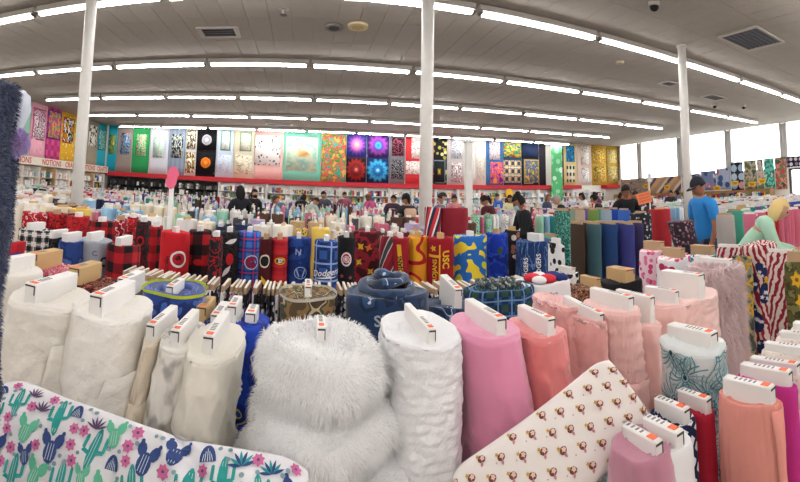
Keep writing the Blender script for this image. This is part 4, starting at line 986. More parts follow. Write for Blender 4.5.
near(196, 216, 316, 1.17, .09, TANL, 'tan cored slim bolt peeping behind the spotted one', board='tan', L=.08, prot=.08)
near(226, 243, 314, 1.2, .08, solid('#e0dcd8'), 'slim white bolt behind the ivory one', L=.07, prot=.07)
B = near(191, 243, 338, 1.22, .15, IVO, 'smooth ivory plush bolt leaning beside the shaggy white one', L=.11, T=.016, prot=.065, tex=crease(.016, 5, 1.4, 9, .82), lean=(.06, .02), layers=5, **HI)
B.flap(-.1, .03, .0, .38, .008, .04, slant=.08)
# shaggy white
WF = solid('#f0efee', .95, None, .5, name='white_fur')
def shag(t): 
    e = 0
    st = [(1, -.02), (.97, .0), (.9, .012), (.84, -.014), (.81, .03), (.76, .042), (.7, .012), (.665, .058), (.58, .082), (.48, .045), (.44, .085), (.3, .1), (0, .1)]
    for (a_, x), (b_, y) in zip(st, st[1:]):
        if t >= b_: return y + (x - y) * (t - b_) / (a_ - b_)
    return .11
B = near(268, 373, 334, 1.27, .15, WF, 'big shaggy white fur bolt with slumped ring layers', L=.05, T=.012, prot=.05, prof=shag, wob=.02, n=90, rings=60, lean=(-.03, 0), seed=4)
FURM = NT('white_pile'); fin(FURM, '#f4f3f2', .9, None, .3); FURM = FURM.m
fur('shaggy_pile', B.o, 52000, .017, .0008, FURM, 3, .5, zmin=.1)
B = near(338, 382, 470, .98, .08, WF, 'low shaggy white fur bolt at the foot of the big one', board=None, wob=.015)
fur('shaggy_pile', B.o, 12000, .02, .0009, FURM, 5, .6, zmin=.1)
SHER = solid('#eeedee', .95, ('noise', 120, .6, .004), .3)
B = near(380, 457, 327, 1.27, .15, SHER, 'upright white sherpa bolt with nubby ridged pile', L=.12, T=.011, prot=.05, n=150, rings=150, layers=6,
         tex=lambda x, y, z, th: .0055 * noise.noise(Vector((x * 40, y * 40, z * 75))) + .0012 * math.sin(z * 330 + 3.5 * noise.noise(Vector((x * 14, y * 14, z * 8)))))
B.flap(.06, .14, .0, .5, .008, .05, slant=.03)
PK = solid('#e58fb0', .8, ('noise', 60, .25, .003), .5)
B = near(451, 517, 323, 1.27, .13, PK, 'smooth bright pink plush bolt', L=.12, T=.016, prot=.065, lean=(-.09, .0), wob=.006, layers=6, tex=crease(.012, 5, 1, 4, .75), **HI)
B.flap(.02, .11, .0, .45, .006, .05, slant=.07)
COR = solid('#e58482', .9, ('noise', 60, .3, .003), .5)
B = near(510, 561, 326, 1.25, .1, COR, 'coral pink plush bolt with crumpled lower folds', L=.11, T=.014, prot=.065, lean=(-.06, 0), tex=crease(.02, 14, 1.6, 6, .8), **HI)
B.flap(-.03, .06, .0, .5, .006, .03, slant=.04)
rose = lambda x, y, z, th: .02 * (.4 - abs(noise.noise(Vector((x * 40, y * 40, z * 40))))) + .004 * noise.noise(Vector((x * 20, y * 20, z * 20)))
RP = solid('#ecb2ac', .9, None, .5); RP2 = solid('#efc0b8', .9, None, .5); RP3 = solid('#eec6be', .9, None, .5)
B = near(533, 580, 299, 1.27, .12, RP, 'pink rosette plush bolt with a curled over top edge', board=None, tex=rose, layers=2, topdip=.03, n=140, rings=110)
B.flap(-.02, .08, .1, .74, .008, .01)
near(565, 599, 314, 1.25, .11, RP, 'slim pink rosette bolt with a tilted white core', L=.1, T=.01, prot=.05, tilt=.1, tex=rose, **HI)
dotb = lambda x, y, z, th: .008 * max(0, math.sin(z * 190 + (int(th * 14) % 2) * PI)) * max(0, math.sin(th * 44)) + .004 * noise.noise(Vector((x * 9, y * 9, z * 9)))
B = near(584, 638, 304, 1.27, .11, RP2, 'pale pink dimple dot minky bolt', L=.1, T=.014, prot=.06, tex=dotb, n=150, rings=120)
B.flap(-.1, .06, .3, .6, .006, .012, slant=.0)
near(612, 658, 318, 1.2, .1, RP2, 'pale pink plush bolt with a very tall white core', L=.11, T=.012, prot=.13, tex=fold(16, .005), **HI)
near(640, 683, 300, 1.18, .1, RP2, 'pale pink bolt with stacked soft folds under a white core', L=.1, T=.014, prot=.075, tex=lambda x, y, z, th: .006 * math.sin(z * 60 + noise.noise(Vector((x * 9, y * 9, z * 3)))), **HI)
near(650, 716, 295, 1.15, .13, RP3, 'wide pale pink ruffled plush bolt with a boxy white core', L=.12, T=.028, prot=.16, tex=rose, n=120, rings=90)
B = near(691, 740, 264, 1.22, .12, solid('#cdb2b2', .9, None, .3), 'dusty mauve long pile fur bolt', L=.1, prot=.05, wob=.012)
DM = NT('mauve_pile'); fin(DM, '#d9c0c0', .9, None, .3); DM = DM.m
fur('shaggy_pile', B.o, 12000, .035, .0016, DM, 6, .8, zmin=.15)
near(692, 716, 262, 1.2, .07, solid('#e8e0de'), 'white cored bolt behind the mauve fur', L=.09, prot=.06)
# peacock print
PEA = solid('#dfe4e2', .85, ('noise', 30, .2, .003))
def peacock(B, w_, seed, hs=(.69, .63, .55, .46, .38, .29, .2, .11)):
    rg = random.Random(seed); it = []
    for k, z in enumerate(hs):
        for u in ((-w_ * .75, 0, w_ * .7) if k % 2 else (-w_ * 1.15, -w_ * .4, w_ * .35, w_ * 1.1)):
            u += rg.uniform(-.01, .01); zz = z + rg.uniform(-.03, .03); r = rg.uniform(-.8, .8)
            for q in range(22):
                a0 = r + q / 22 * 2 * PI; ln_ = rg.uniform(.045, .07)
                pts = [(ln_ * t, .014 * math.sin(t * 2.4)) for t in (.25, .5, .75, 1)]
                poly = [(x * math.cos(a0) - y * math.sin(a0), x * math.sin(a0) + y * math.cos(a0)) for x, y in pts] + [(x * math.cos(a0) - (y - .0035) * math.sin(a0), x * math.sin(a0) + (y - .0035) * math.cos(a0)) for x, y in reversed(pts)]
                it += put([poly], u, zz, 1, 0, 0 if q % 3 else 1)
            it += put(ringp(.75, 1, 10), u, zz, .014, 0, 0) + put([ell(.5, .6, 8)], u, zz, .012, 0, 2)
    return [(p, m) for p, m in it if all(.02 < y < B.h - .01 for x, y in p)]
PM = (solid('#5f9aa2'), solid('#9cc0c4'), solid('#1f5868'))
B = near(662, 722, 340, 1.19, .095, PEA, 'white cloth bolt printed with teal peacock feathers', L=.085, T=.02, prot=.055, tex=fold(12, .006), lean=(-.03, -.02), **HI)
decal('printed_feather', peacock(B, .075, 3), B.surf, B.o, PM, .003)
B = near(580, 627, 432, 1.08, .07, PEA, 'lower peacock feather bolt beneath the lying floral roll', board=None, tex=fold(12, .006))
decal('printed_feather', peacock(B, .05, 5, (.5, .38, .26, .14)), B.surf, B.o, PM, .003)
# lower right stack of slim bolts
GAU = solid('#e79a8e', .9, ('noise', (260, 24, 1), .55, .003))
near(612, 672, 442, 1.14, .06, solid('#bb7f92', .85, None, .4), 'mauve rolled bolt with loose swirled top', L=.045, T=.012, prot=.03, tex=fold(10, .006), flare=.1).flap(-.06, .05, .1, .5, .008, .02)
for (x0, x1, y, z, m, lb) in ((636, 690, 438, 1.13, solid('#ecebec'), 'slim white bolt nearest the mauve roll'), (650, 694, 415, 1.11, None, 'slim navy and white lattice print bolt'), (676, 713, 405, 1.09, solid('#b52238', .8), 'slim crimson bolt beside the peacock cloth')):
    if m is None: m = plaid('#e4e4ea', '#1c2444', '#1c2444', .03, rot=.78)
    near(x0, x1, y, z, .055, m, lb, L=.055, T=.013, prot=.045, wob=.002)
B = near(720, 778, 397, 1.15, .075, GAU, 'salmon crinkled gauze bolt with a draped tail', L=.07, T=.014, prot=.055, tex=lambda x, y, z, th: .0012 * math.sin(th * 90 + z * 6), layers=3, n=160, rings=40)
B.flap(.0, .1, .0, .66, .004, .06, slant=.03)
near(738, 794, 380, 1.15, .08, solid('#c83a94', .8, ('noise', (200, 20, 1), .3, .002)), 'magenta gauze bolt behind the salmon one', L=.075, T=.014, prot=.05, wob=.002)
LACE = dots('#e9ded4', ['#f4efe8', '#d8c4bc'], 70, .3)
for k, (x0, x1, y, z) in enumerate(((752, 797, 368, 1.13), (764, 812, 352, 1.14), (778, 826, 340, 1.15), (792, 838, 330, 1.16))):
    near(x0, x1, y, z, .085, LACE if k < 3 else solid('#e6dccf'), ('cream glitter lace bolt next to the magenta one', 'second cream glitter lace bolt', 'third cream lace bolt', 'rearmost cream lace bolt by the flag prints')[k], L=.08, T=.014, prot=.035, tex=lambda x, y, z, th: .0015 * math.sin(z * 90))
table(-1.15, 1.36, .86, 1.78, .48, 'front table under the rank of white and pink plush bolts')
table(.3, 1.36, .38, .84, .48, 'near right table under the slim gauze and cotton bolts')
table(1.38, 3.4, .38, 2.45, .48, 'wide right table under the flag print and fur bolts')
table(-.68, -.34, .34, .68, .48, 'small table under the navy plush bolt at the left edge')
table(-1.75, -1.17, .9, 1.86, .48, 'left table under the cardboard cored patterned bolts')

# ---------------------------------------------------------------- rolls lying across the front
class Roll:
    def __init__(s, name, label, P0, P1, w_, t_, mat, seed=0, ex=2.8, wr=.006, nu=64, nv=70, cat='fabric roll', extra=None, sag=0):
        s.P0, s.P1, s.w, s.t, s.ex, s.wr, s.seed, s.extra, s.sg = P0, P1, w_, t_, ex, wr, seed, extra, sag
        s.L = (P1 - P0).length; s.A = (P1 - P0).normalized()
        m = (P0 + P1) / 2; v = Vector((0, 0, EYE)) - m; v.normalize()
        s.N = (v - s.A * v.dot(s.A)).normalized(); s.W = s.N.cross(s.A).normalized()
        if s.W.z < 0: s.W = -s.W
        s.org = m
        def fn(i, j):
            q = j * 1.16 - .08
            f = 1.0; u = min(1, max(0, q)) * s.L
            if q < 0: f = max(.0, 1 - (-q / .08)) ** .6
            if q > 1: f = max(.0, 1 - ((q - 1) / .08)) ** .6
            return s.at(i * 2 * PI, u, f) - s.org
        per = 2 * (2 * w_ + 2 * t_) * .8
        me = grid_mesh(name, fn, nu, nv, closed_u=True, uvf=lambda i, j: (i * per, j * s.L))
        s.o = link(name, me, None, (mat,), True, s.org); tag(s.o, label, cat)
    def at(s, th, u, f=1.0, off=0.0):
        c, d = math.cos(th), math.sin(th); e = 2 / s.ex
        x = s.w * sgn(c) * abs(c) ** e; y = s.t * sgn(d) * abs(d) ** e
        q = Vector((x * 8, u * 7, s.seed)); nz = noise.noise(q) * s.wr * 2 + noise.noise(q * 2.6) * s.wr
        if s.extra: nz += s.extra(x, u)
        y2 = y + (nz + off) * (1 if d > 0 else -1); x2 = x * (1 + .04 * noise.noise(Vector((u * 6, s.seed, 1))))
        ed = min(u, s.L - u) / (s.w * .5); rc = 1 - .16 * max(0, 1 - ed) ** 2.2
        return s.P0 + s.A * u + s.W * x2 * rc * (.55 + .45 * f) + s.N * y2 * f - Vector((0, 0, s.sg * math.sin(PI * u / s.L)))
    def surf(s, u, v, off=.002):
        c = max(-.999, min(.999, v / s.w)); c = sgn(c) * abs(c) ** (s.ex / 2); return s.at(math.acos(c), u, 1.0, off) - s.org
P0, P1 = P(470, 520, .86), P(628, 389, .98)
CUTE = Roll('fabric_roll', 'flat white roll printed with tiny flower posies, lying aslant', P0, P1, .083, .034, solid('#eee6e0', .75, ('noise', 40, .1, .002), .2), 2, ex=3.2, wr=.003)
it = []
k = 0; u = .0
while u < CUTE.L:
    for q in range(5):
        v = -.076 + q * .036 + (.02 if k % 2 else 0)
        if abs(v) > .079: continue
        r = R_.uniform(-.5, .5); s_ = .0088
        uu = u + R_.uniform(-.003, .003)
        it += put([ell(.9, .75, 9)], uu, v, s_, r, 0) + put([flower(5, .62, .6)], uu + .002, v + .001, s_, r, 1) + put([ell(.22, .22, 6)], uu + .002, v + .001, s_, r, 0) + put([leafp(1.1, .3)], uu, v - .004, s_, r - 1.9, 2) + put([flower(5, .5, .5)], uu - .006, v + .007, s_, r, 3)
        if (k + q) % 2: it += put([flower(4, .22, .5)], uu + .018, v + .016, s_, r, 2)
    u += .034; k += 1
decal('printed_posy', it, CUTE.surf, CUTE.o, (solid('#7a4a3c'), solid('#e8c4b8'), solid('#c88a94'), solid('#caa24a')), .002, .02)
P0, P1 = P(-12, 434, .98), P(305, 560, .72)
CAC = Roll('fabric_roll', 'white cotton roll printed with cacti and pink blossoms, lying along the front', P0, P1, .132, .045, solid('#e9e7ea', .75, ('noise', 30, .1, .002), .2), 5, ex=2.6, wr=.006, nu=90, nv=110,
           extra=lambda x, u: -.018 * math.exp(-((u - .52 + x * .9) / .02) ** 2) + .014 * math.exp(-((u - .49 + x * .9) / .025) ** 2))
TEA, MNT, NVY, PNK, PLM, LIN, GRY = 0, 1, 2, 3, 4, 5, 6
def cactus_motif(kind, x, y, s_, r):
    o = []
    def a_(polys, m, dx=0, dy=0, sc=1.0, rr=0.0):
        for p in polys: o.append((xf(xf(p, dx, dy, sc, rr), x, y, s_, r), m))
    if kind == 0:
        col = TEA
        a_([ell(.2, .8, 14)], col); a_([[(-.5, -.1), (-.36, -.1), (-.36, .35), (-.5, .35)], [(-.5, -.22), (-.05, -.3), (-.05, -.15), (-.4, -.08)]], col); a_([[(.36, 0), (.5, 0), (.5, .5), (.36, .5)], [(.05, -.18), (.48, -.06), (.4, .06), (.05, -.02)]], col); a_([ell(.07, .09, 8)], col, -.43, .35); a_([ell(.07, .09, 8)], col, .43, .5)
        for q in (-.06, .06): a_([[(q - .01, -.65), (q + .01, -.65), (q + .01, .6), (q - .01, .6)]], LIN)
    elif kind in (1, 2):
        col = NVY if kind == 1 else MNT
        a_([ell(.3, .42, 12)], col, 0, -.3); a_([ell(.2, .28, 10)], col, -.3, .15, 1, .5); a_([ell(.22, .3, 10)], col, .3, .12, 1, -.5); a_([ell(.09, .1, 6)], col, -.42, .42); a_([ell(.09, .1, 6)], col, .44, .42)
        for q in (-.12, 0, .12): a_([[(q - .012, -.6), (q + .012, -.6), (q + .012, 0), (q - .012, 0)]], LIN)
    elif kind == 3:
        for q in range(7): a_([leafp(.85, .09)], TEA if q % 2 else NVY, 0, -.3, 1, .25 + q * .44)
    elif kind == 4:
        a_([flower(7, .5, .7)], PNK); a_([ell(.12, .12, 6)], PLM)
    elif kind == 5:
        a_([[(-.45, -.35)] + [(.45 * math.cos(PI - PI * i / 10), -.35 + .85 * math.sin(PI * i / 10)) for i in range(11)] + [(.45, -.35)]], NVY)
        for q in (-.28, -.14, 0, .14, .28): a_([[(q - .02, -.33), (q + .02, -.33), (q * .7 + .015, .3 - abs(q)), (q * .7 - .015, .3 - abs(q))]], LIN)
    elif kind == 6:
        for q in range(6): a_([leafp(.8, .07)], PLM, 0, -.3, 1, .4 + q * .46)
    else: a_([ell(.3, .26, 9)], GRY); a_([ell(.1, .2, 6)], TEA)
    return o
rg = random.Random(21); pts = []; it = []
def tryput(kinds, s_, n, rad):
    for _ in range(n):
        u, v = rg.uniform(.01, CAC.L - .01), rg.uniform(-.13, .13)
        if all(math.hypot(u - a_, v - b_) > rad + c_ for a_, b_, c_ in pts):
            new = (cactus_motif(rg.choice(kinds), u, v, s_ * rg.uniform(.9, 1.1), rg.uniform(-.3, .3) + .2))
            if all(abs(y) < .129 for p, m in new for x, y in p): pts.append((u, v, rad)); it.extend(new)
tryput((0, 0, 2, 1), .042, 500, .023); tryput((3, 5, 6, 1, 2), .03, 900, .0155); tryput((4,), .023, 1500, .0095); tryput((7,), .014, 1500, .005)
it = [(p, m) for p, m in it if all(abs(y) < .133 for x, y in p)]
# the wound direction runs away from the viewer: mirror so that plants stand up
decal('printed_cactus', it, CAC.surf, CAC.o, (solid('#2f9a94'), solid('#62b896'), solid('#34487e'), solid('#c86a98'), solid('#5c4468'), solid('#d8e4e4'), solid('#7f9aa0')), .002, .02)
# navy plush at the left edge
NV = solid('#2c3450', .95, None, .4)
def nav(t):
    return -.035 * (1 - math.exp(-((t - .62) / .1) ** 2)) + .018 * math.sin(t * 9)
tp = P(-29, 84, .72)
B = Bolt('fabric_bolt', 'tall dark navy fleecy plush bolt at the left edge', tp, .09, .068, NV, base=.48, wob=.02, seed=3, board=None, n=60, rings=60, tex=lambda x, y, z, th: .006 * noise.noise(Vector((x * 30, y * 30, z * 30))) + .016 * noise.noise(Vector((0, 1, z * 5))), layers=3)
NP = NT('navy_pile'); fin(NP, '#38425f', .9, None, .3); NP = NP.m
fur('fleecy_pile', B.o, 40000, .008, .0008, NP, 8, .3, zmin=.2)
def blob_obj(name, label, c, rx, ry, rz_, mat, amp, cat, rot=0, nf=14):
    def fn(i, j):
        a_ = i * 2 * PI; b_ = -PI / 2 + j * PI
        d = Vector((math.cos(b_) * math.cos(a_), math.cos(b_) * math.sin(a_), math.sin(b_)))
        k = 1 + amp * noise.noise(d * nf * .2 + Vector((c.x * 9, 0, 0)))
        return Vector((d.x * rx * k, d.y * ry * k, d.z * rz_ * k))
    o = link(name, grid_mesh(name, fn, 40, 24, closed_u=True), None, (mat,), True, c)
    if label: tag(o, label, cat)
    return o
c = P(11, 117, .76)
o = blob_obj('smooth_cap', 'smooth pale grey lining fold emerging beside the navy plush', c, .027, .03, .05, solid('#d3d8e6', .5), .12, 'fabric'); o.rotation_euler = (0, .45, .4)
boxo('turned_hem', (.0, -.0, -.036), (.035, .045, .008), solid('#c2c8d8'), o, .003)
c = P(15, 142, .75)
o = blob_obj('lilac_pompom', 'fluffy lilac plush tuft below the pale lining', c, .019, .02, .019, solid('#a58cc4', .95), .5, 'plush trim')
LP = NT('lilac_pile'); fin(LP, '#b8a0d4', .9, None, .3); LP = LP.m
fur('fluffy_pile', o, 4000, .007, .0008, LP, 9, .1, facing=False)
# ---------------------------------------------------------------- people
def skin_mesh(J, E_, root, lv=1):
    """J: name -> (Vector, radius x, radius y)"""
    ks = list(J); me = bpy.data.meshes.new('s'); me.from_pydata([tuple(J[k][0]) for k in ks], [(ks.index(a), ks.index(b)) for a, b in E_], [])
    o = bpy.data.objects.new('s', me); C.objects.link(o)
    m = o.modifiers.new('k', 'SKIN'); m.use_smooth_shade = True
    sv = me.skin_vertices[0].data
    for i, k in enumerate(ks): sv[i].radius = (J[k][1], J[k][2]); sv[i].use_root = (k == root)
    s2 = o.modifiers.new('u', 'SUBSURF'); s2.levels = lv; s2.render_levels = lv
    dg = bpy.context.evaluated_depsgraph_get(); ev = o.evaluated_get(dg); out = bpy.data.meshes.new_from_object(ev)
    bpy.data.objects.remove(o); bpy.data.meshes.remove(me); return out
def head_bm(bm, c, R3, s_=1.0):
    """head with brow, nose, chin and ears; local +Y is the face"""
    r = bmesh.ops.create_uvsphere(bm, u_segments=28, v_segments=20, radius=1); vs = r['verts']
    for v in vs:
        x, y, z = v.co; w_, d_, h_ = .075, .095, .115
        k = 1 - .25 * max(0, -z - .1) * (1 if y > -.4 else .6)
        px_, py_, pz_ = x * w_ * k, y * d_ * (1 - .18 * max(0, -z)) , z * h_
        if y > .6:
            fx = abs(x)
            if fx < .2: py_ += .022 * math.exp(-((z + .18) / .16) ** 2) * (1 - fx / .2) + .004 * math.exp(-((z + .5) / .1) ** 2)
            py_ -= .008 * math.exp(-((fx - .35) / .14) ** 2 - ((z - .02) / .12) ** 2)
            py_ += .006 * math.exp(-((z + .85) / .15) ** 2)
        v.co = Vector((px_, py_, pz_))
    ear = []
    for sx in (-1, 1):
        e = bmesh.ops.create_uvsphere(bm, u_segments=8, v_segments=6, radius=1)['verts']
        for v in e: v.co = Vector((sx * .074 + v.co.x * .008, v.co.y * .016 - .004, v.co.z * .028 - .01))
        ear += e
    for v in vs + ear: v.co = R3 @ (v.co * s_) + c
def hair_mesh(c, R3, kind, seed):
    bm = bmesh.new(); vs = bmesh.ops.create_uvsphere(bm, u_segments=28, v_segments=20, radius=1)['verts']
    dl = []
    for v in vs:
        x, y, z = v.co.copy(); n = noise.noise(v.co * 3 + Vector((seed, 0, 0)))
        low = {'short': -.15, 'bald': 9, 'long': -1.6, 'bun': -.35, 'bob': -.8, 'pony': -.3}[kind]
        if (y > .35 and z < .42) or z < max(-1, low): dl.append(v)
        k = 1.1 + .07 * n; zz = z
        v.co = Vector((x * .078 * k, y * .098 * k - .006, z * .118 * k))
        if kind in ('long', 'bob') and z < -.1 and y < .35: v.co.z -= (.10 if kind == 'long' else .04) * (-z); v.co.x *= 1.12; v.co.y -= .008
    bmesh.ops.delete(bm, geom=dl, context='VERTS')
    if kind in ('bun', 'pony'):
        e = bmesh.ops.create_uvsphere(bm, u_segments=14, v_segments=10, radius=1)['verts']
        for v in e:
            n = noise.noise(v.co * 4 + Vector((seed, 3, 0)))
            if kind == 'bun': v.co = Vector((v.co.x * .05, v.co.y * .045 - .05, v.co.z * .045 + .12)) * (1 + .08 * n)
            else: v.co = Vector((v.co.x * .028, v.co.y * .035 - .125, v.co.z * .11 - .03)) * (1 + .06 * n)
    for v in bm.verts: v.co = R3 @ v.co + c
    return bm
def person(label, x, y, r, face, H=1.66, bend=0.0, top='#26262a', legs='#2b2f3c', skin='#a9765a', hair='#1f1815', hk='short', arms=((.15, .5), (.15, .5)), sleeve='long', cap=None, mask=None, bag=None, stripes_=None, group=None, look=0.2, wide=1.0, snap=True):
    hp = P(x, y, r); s_ = H / 1.7
    if snap:
        Yn = min((5.85, 8.37, 11.3, 13.1, 14.8, 16.6), key=lambda v: abs(v - hp.y)); hp = PY(x, y, Yn)
    root = empty('person', (hp.x, hp.y, 0), face); tag(root, label, 'person', group)
    J = {}; hipz = .93
    B_ = Matrix.Rotation(-bend, 3, 'X')
    def up(px_, py_, pz_): return B_ @ Vector((px_, py_, pz_ - hipz)) + Vector((0, 0, hipz))
    V = Vector
    J['pelvis'] = (V((0, 0, .93)), .12, .1); J['waist'] = (up(0, 0, 1.1), .115, .09); J['chest'] = (up(0, 0, 1.3), .13 * wide, .1); J['neckbase'] = (up(0, 0, 1.42), .07, .06); J['neck'] = (up(0, .012, 1.5), .042, .045)
    E_ = [('pelvis', 'waist'), ('waist', 'chest'), ('chest', 'neckbase'), ('neckbase', 'neck')]
    for sd, sg in (('l', -1), ('r', 1)):
        lift, flex = arms[0 if sd == 'l' else 1]
        sh = up(sg * .18 * wide, 0, 1.39); ud = B_ @ V((sg * .2, math.sin(lift), -math.cos(lift))); 
        if bend > .5: ud = V((sg * .12, .35, -1))
        ud.normalize(); el = sh + ud * .29
        fd = V((-sg * .12, math.sin(lift + flex), -math.cos(lift + flex))).normalized(); wr = el + fd * .25
        J['sh' + sd] = (sh, .06, .06); J['el' + sd] = (el, .043, .043); J['wr' + sd] = (wr, .028, .024)
        pm = wr + fd * .06; J['pm' + sd] = (pm, .036, .018)
        E_ += [('neckbase', 'sh' + sd), ('sh' + sd, 'el' + sd), ('el' + sd, 'wr' + sd), ('wr' + sd, 'pm' + sd)]
        sdv = fd.cross(V((sg, 0, 0))).normalized() if abs(fd.x) < .9 else V((0, 1, 0))
        for q in range(4):
            f1 = pm + fd * .035 + sdv * (.024 - .016 * q); f2 = f1 + (fd + V((-sg * .35, 0, -.1))).normalized() * (.05, .058, .052, .04)[q]
            J['f%s%d' % (sd, q)] = (f1, .009, .009); J['g%s%d' % (sd, q)] = (f2, .007, .007); E_ += [('pm' + sd, 'f%s%d' % (sd, q)), ('f%s%d' % (sd, q), 'g%s%d' % (sd, q))]
        t1_ = wr + fd * .03 + sdv * .035; J['th' + sd] = (t1_, .01, .01); J['ti' + sd] = (t1_ + (fd + sdv * .5).normalized() * .045, .008, .008); E_ += [('wr' + sd, 'th' + sd), ('th' + sd, 'ti' + sd)]
        J['hp' + sd] = (V((sg * .09, 0, .88)), .085, .085); J['kn' + sd] = (V((sg * .1, .02, .48)), .058, .058); J['an' + sd] = (V((sg * .1, -.02, .09)), .036, .036); J['to' + sd] = (V((sg * .11, .14, .035)), .035, .028)
        E_ += [('pelvis', 'hp' + sd), ('hp' + sd, 'kn' + sd), ('kn' + sd, 'an' + sd), ('an' + sd, 'to' + sd)]
    for k in J: J[k] = (J[k][0] * s_, J[k][1] * s_, J[k][2] * s_)
    me = skin_mesh(J, E_, 'pelvis')
    HR = Matrix.Rotation(-bend * .7 - look, 3, 'X'); hc = J['neck'][0] + (B_ @ V((0, .02, .1))) * s_
    bm = bmesh.new(); bm.from_mesh(me); head_bm(bm, hc, HR, s_)
    body = link('body', bm, root, (solid(skin, .55),))
    def sub(keys, dr_, nm, col, rt, keep=None):
        JJ = {k: (J[k][0], J[k][1] + dr_, J[k][2] + dr_) for k in keys}
        if nm in ('shirt', 'jacket') and 'hpl' in JJ:
            for q in ('hpl', 'hpr'): JJ[q] = (JJ[q][0] + V((0, 0, -.05)), JJ[q][1] + .016, JJ[q][2] + .022)
        if sleeve == 'short' and nm == 'shirt':
            for q in 'lr':
                a_, b_ = J['sh' + q][0], J['el' + q][0]; JJ['el' + q] = (a_.lerp(b_, .8), .062, .062)
        m2 = skin_mesh(JJ, [e for e in E_ if e[0] in JJ and e[1] in JJ], rt)
        return link(nm, m2, root, (solid(col, .85, ('noise', 14, .3, .01)),))
    tk = ['pelvis', 'waist', 'chest', 'neckbase', 'shl', 'shr', 'ell', 'elr', 'hpl', 'hpr'] + (['wrl', 'wrr'] if sleeve == 'long' else [])
    t_ = sub(tk, .022, 'jacket' if sleeve == 'long' else 'shirt', top, 'pelvis')
    sub(['pelvis', 'hpl', 'hpr', 'knl', 'knr', 'anl', 'anr'], .014, 'trousers', legs, 'pelvis')
    for q, sg in (('l', -1), ('r', 1)):
        o = boxo('shoe', J['to' + q][0] + V((0, -.05, .005)), (.1, .27, .08), BLACK, root, .02)
    HM = blobs([(0, hair), (1, tuple(v * 1.5 for v in lin(hair)[:3]))], (60, 4, 1), const=False, bump=('noise', (90, 6, 1), .6, .006))
    ho = link('hair', hair_mesh(hc, HR, hk, x % 13), root, (HM,))
    for sx in (-1, 1):
        bm = bmesh.new(); v = bmesh.ops.create_uvsphere(bm, u_segments=8, v_segments=6, radius=.011)['verts']
        bmesh.ops.translate(bm, vec=hc + HR @ V((sx * .028, .078, .004)), verts=v); link('eye', bm, root, (BLACK,))
    bm = bmesh.new(); box(bm, hc + HR @ V((0, .088, -.055)), (.04, .008, .008), rot=None); link('mouth', bm, root, (solid('#8a4a44'),), False)
    if mask:
        def fn(i, j):
            a_ = (i - .5) * 2.0; return hc + HR @ V((.078 * math.sin(a_), .02 + .092 * math.cos(a_) - .02 + .012 * math.exp(-(a_ * 3) ** 2), -.02 - .07 * j))
        o = link('face_mask', grid_mesh('face_mask', fn, 12, 5), root, (solid(mask, .7),)); md = o.modifiers.new('t', 'SOLIDIFY'); md.thickness = .003
    if cap:
        bm = bmesh.new(); vs = bmesh.ops.create_uvsphere(bm, u_segments=24, v_segments=16, radius=1)['verts']
        bmesh.ops.delete(bm, geom=[v for v in vs if v.co.z < .12], context='VERTS')
        for v in bm.verts: v.co = hc + HR @ V((v.co.x * .09, v.co.y * .112 - .004, v.co.z * .128 + .008))
        k = link('cap', bm, root, (solid(cap, .85),))
        def fn(i, j):
            a_ = (i - .5) * 2.2; rr = .1 + .06 * j; return hc + HR @ V((.085 * math.sin(a_) * (1 + .1 * j), .02 + rr * math.cos(a_) * 1.0, .03 - .012 * j))
        o = link('peak', grid_mesh('peak', fn, 12, 3), k, (solid(cap, .85),)); md = o.modifiers.new('t', 'SOLIDIFY'); md.thickness = .004
    if bag:
        bm = bmesh.new(); box(bm, (0, 0, 0), (.24, .1, .32), .03)
        b = link('backpack', bm, root, (solid(bag, .8),), True, up(0, -.17, 1.22) * s_); b.rotation_euler.x = -bend
        for sx in (-1, 1): boxo('strap', (sx * .08, .07, .12), (.03, .14, .02), solid(bag, .8), b)
    if stripes_:
        for z in (1.14, 1.22, 1.3): pass
    return root
person('heavy set man in a light blue T-shirt and dark cap, in profile', 704, 190, 5.6, 1.25, 1.75, .08, '#2f86cf', '#3a4660', '#a8705a', '#1c1a1c', 'short', ((.05, .25), (.05, .25)), 'short', cap='#2b2c36', look=.35, wide=1.15, snap=False)
person('woman with blonde hair in a mint top bending over a table', 737, 200, 4.6, -2.58, 1.62, .72, '#a9cfb8', '#40444c', '#c89a80', '#c8b078', 'bob', ((.9, .4), (.9, .4)), look=-.1, snap=False)
person('woman with a big dark bun in a black jacket and pale mask', 530, 203, 7.1, 1.4, 1.6, .25, '#1a1b1f', '#22242a', '#9a6a52', '#1a1413', 'bun', ((.5, .8), (.5, .8)), mask='#a8c4cc', look=.3)
person('man in black seen from behind near the orange sign', 627, 192, 9.6, -.35, 1.72, .05, '#18181b', '#22232a', '#8a5a46', '#141110', 'short', ((.3, .9), (.3, .9)), wide=1.1)
person('grey haired person in a black coat hunched over a table', 567, 199, 10.0, .9, 1.6, .35, '#19191c', '#26272c', '#b88a74', '#8a8682', 'short', ((.6, .7), (.6, .7)))
person('long haired woman in dark clothes with her back turned at left', 242, 190, 8.6, .5, 1.64, .1, '#1d1f26', '#1f2228', '#a87a64', '#151213', 'long', ((.2, .9), (.8, .7)))
person('shorter dark haired woman in a black top and black mask', 254, 193, 11.3, -2.4, 1.58, .0, '#17171a', '#202228', '#c09078', '#1a1515', 'bob', ((.1, .4), (.1, .4)), mask='#17171a')
person('person in a grey blue jacket bending over the centre table', 291, 197, 11.4, 1.2, 1.6, .7, '#5a6a80', '#2b2f3c', '#a9765a', '#3a2c24', 'short')
person('dark haired person bending in a black jacket at the centre table', 298, 196, 13.2, -.5, 1.6, .55, '#1c1c20', '#24262c', '#b0806a', '#191414', 'bob')
person('person in a pale sweater crouched right of the black jacket', 305, 198, 11.4, -.9, 1.55, .6, '#a8b4a8', '#30343c', '#b0806a', '#2c201c', 'short')
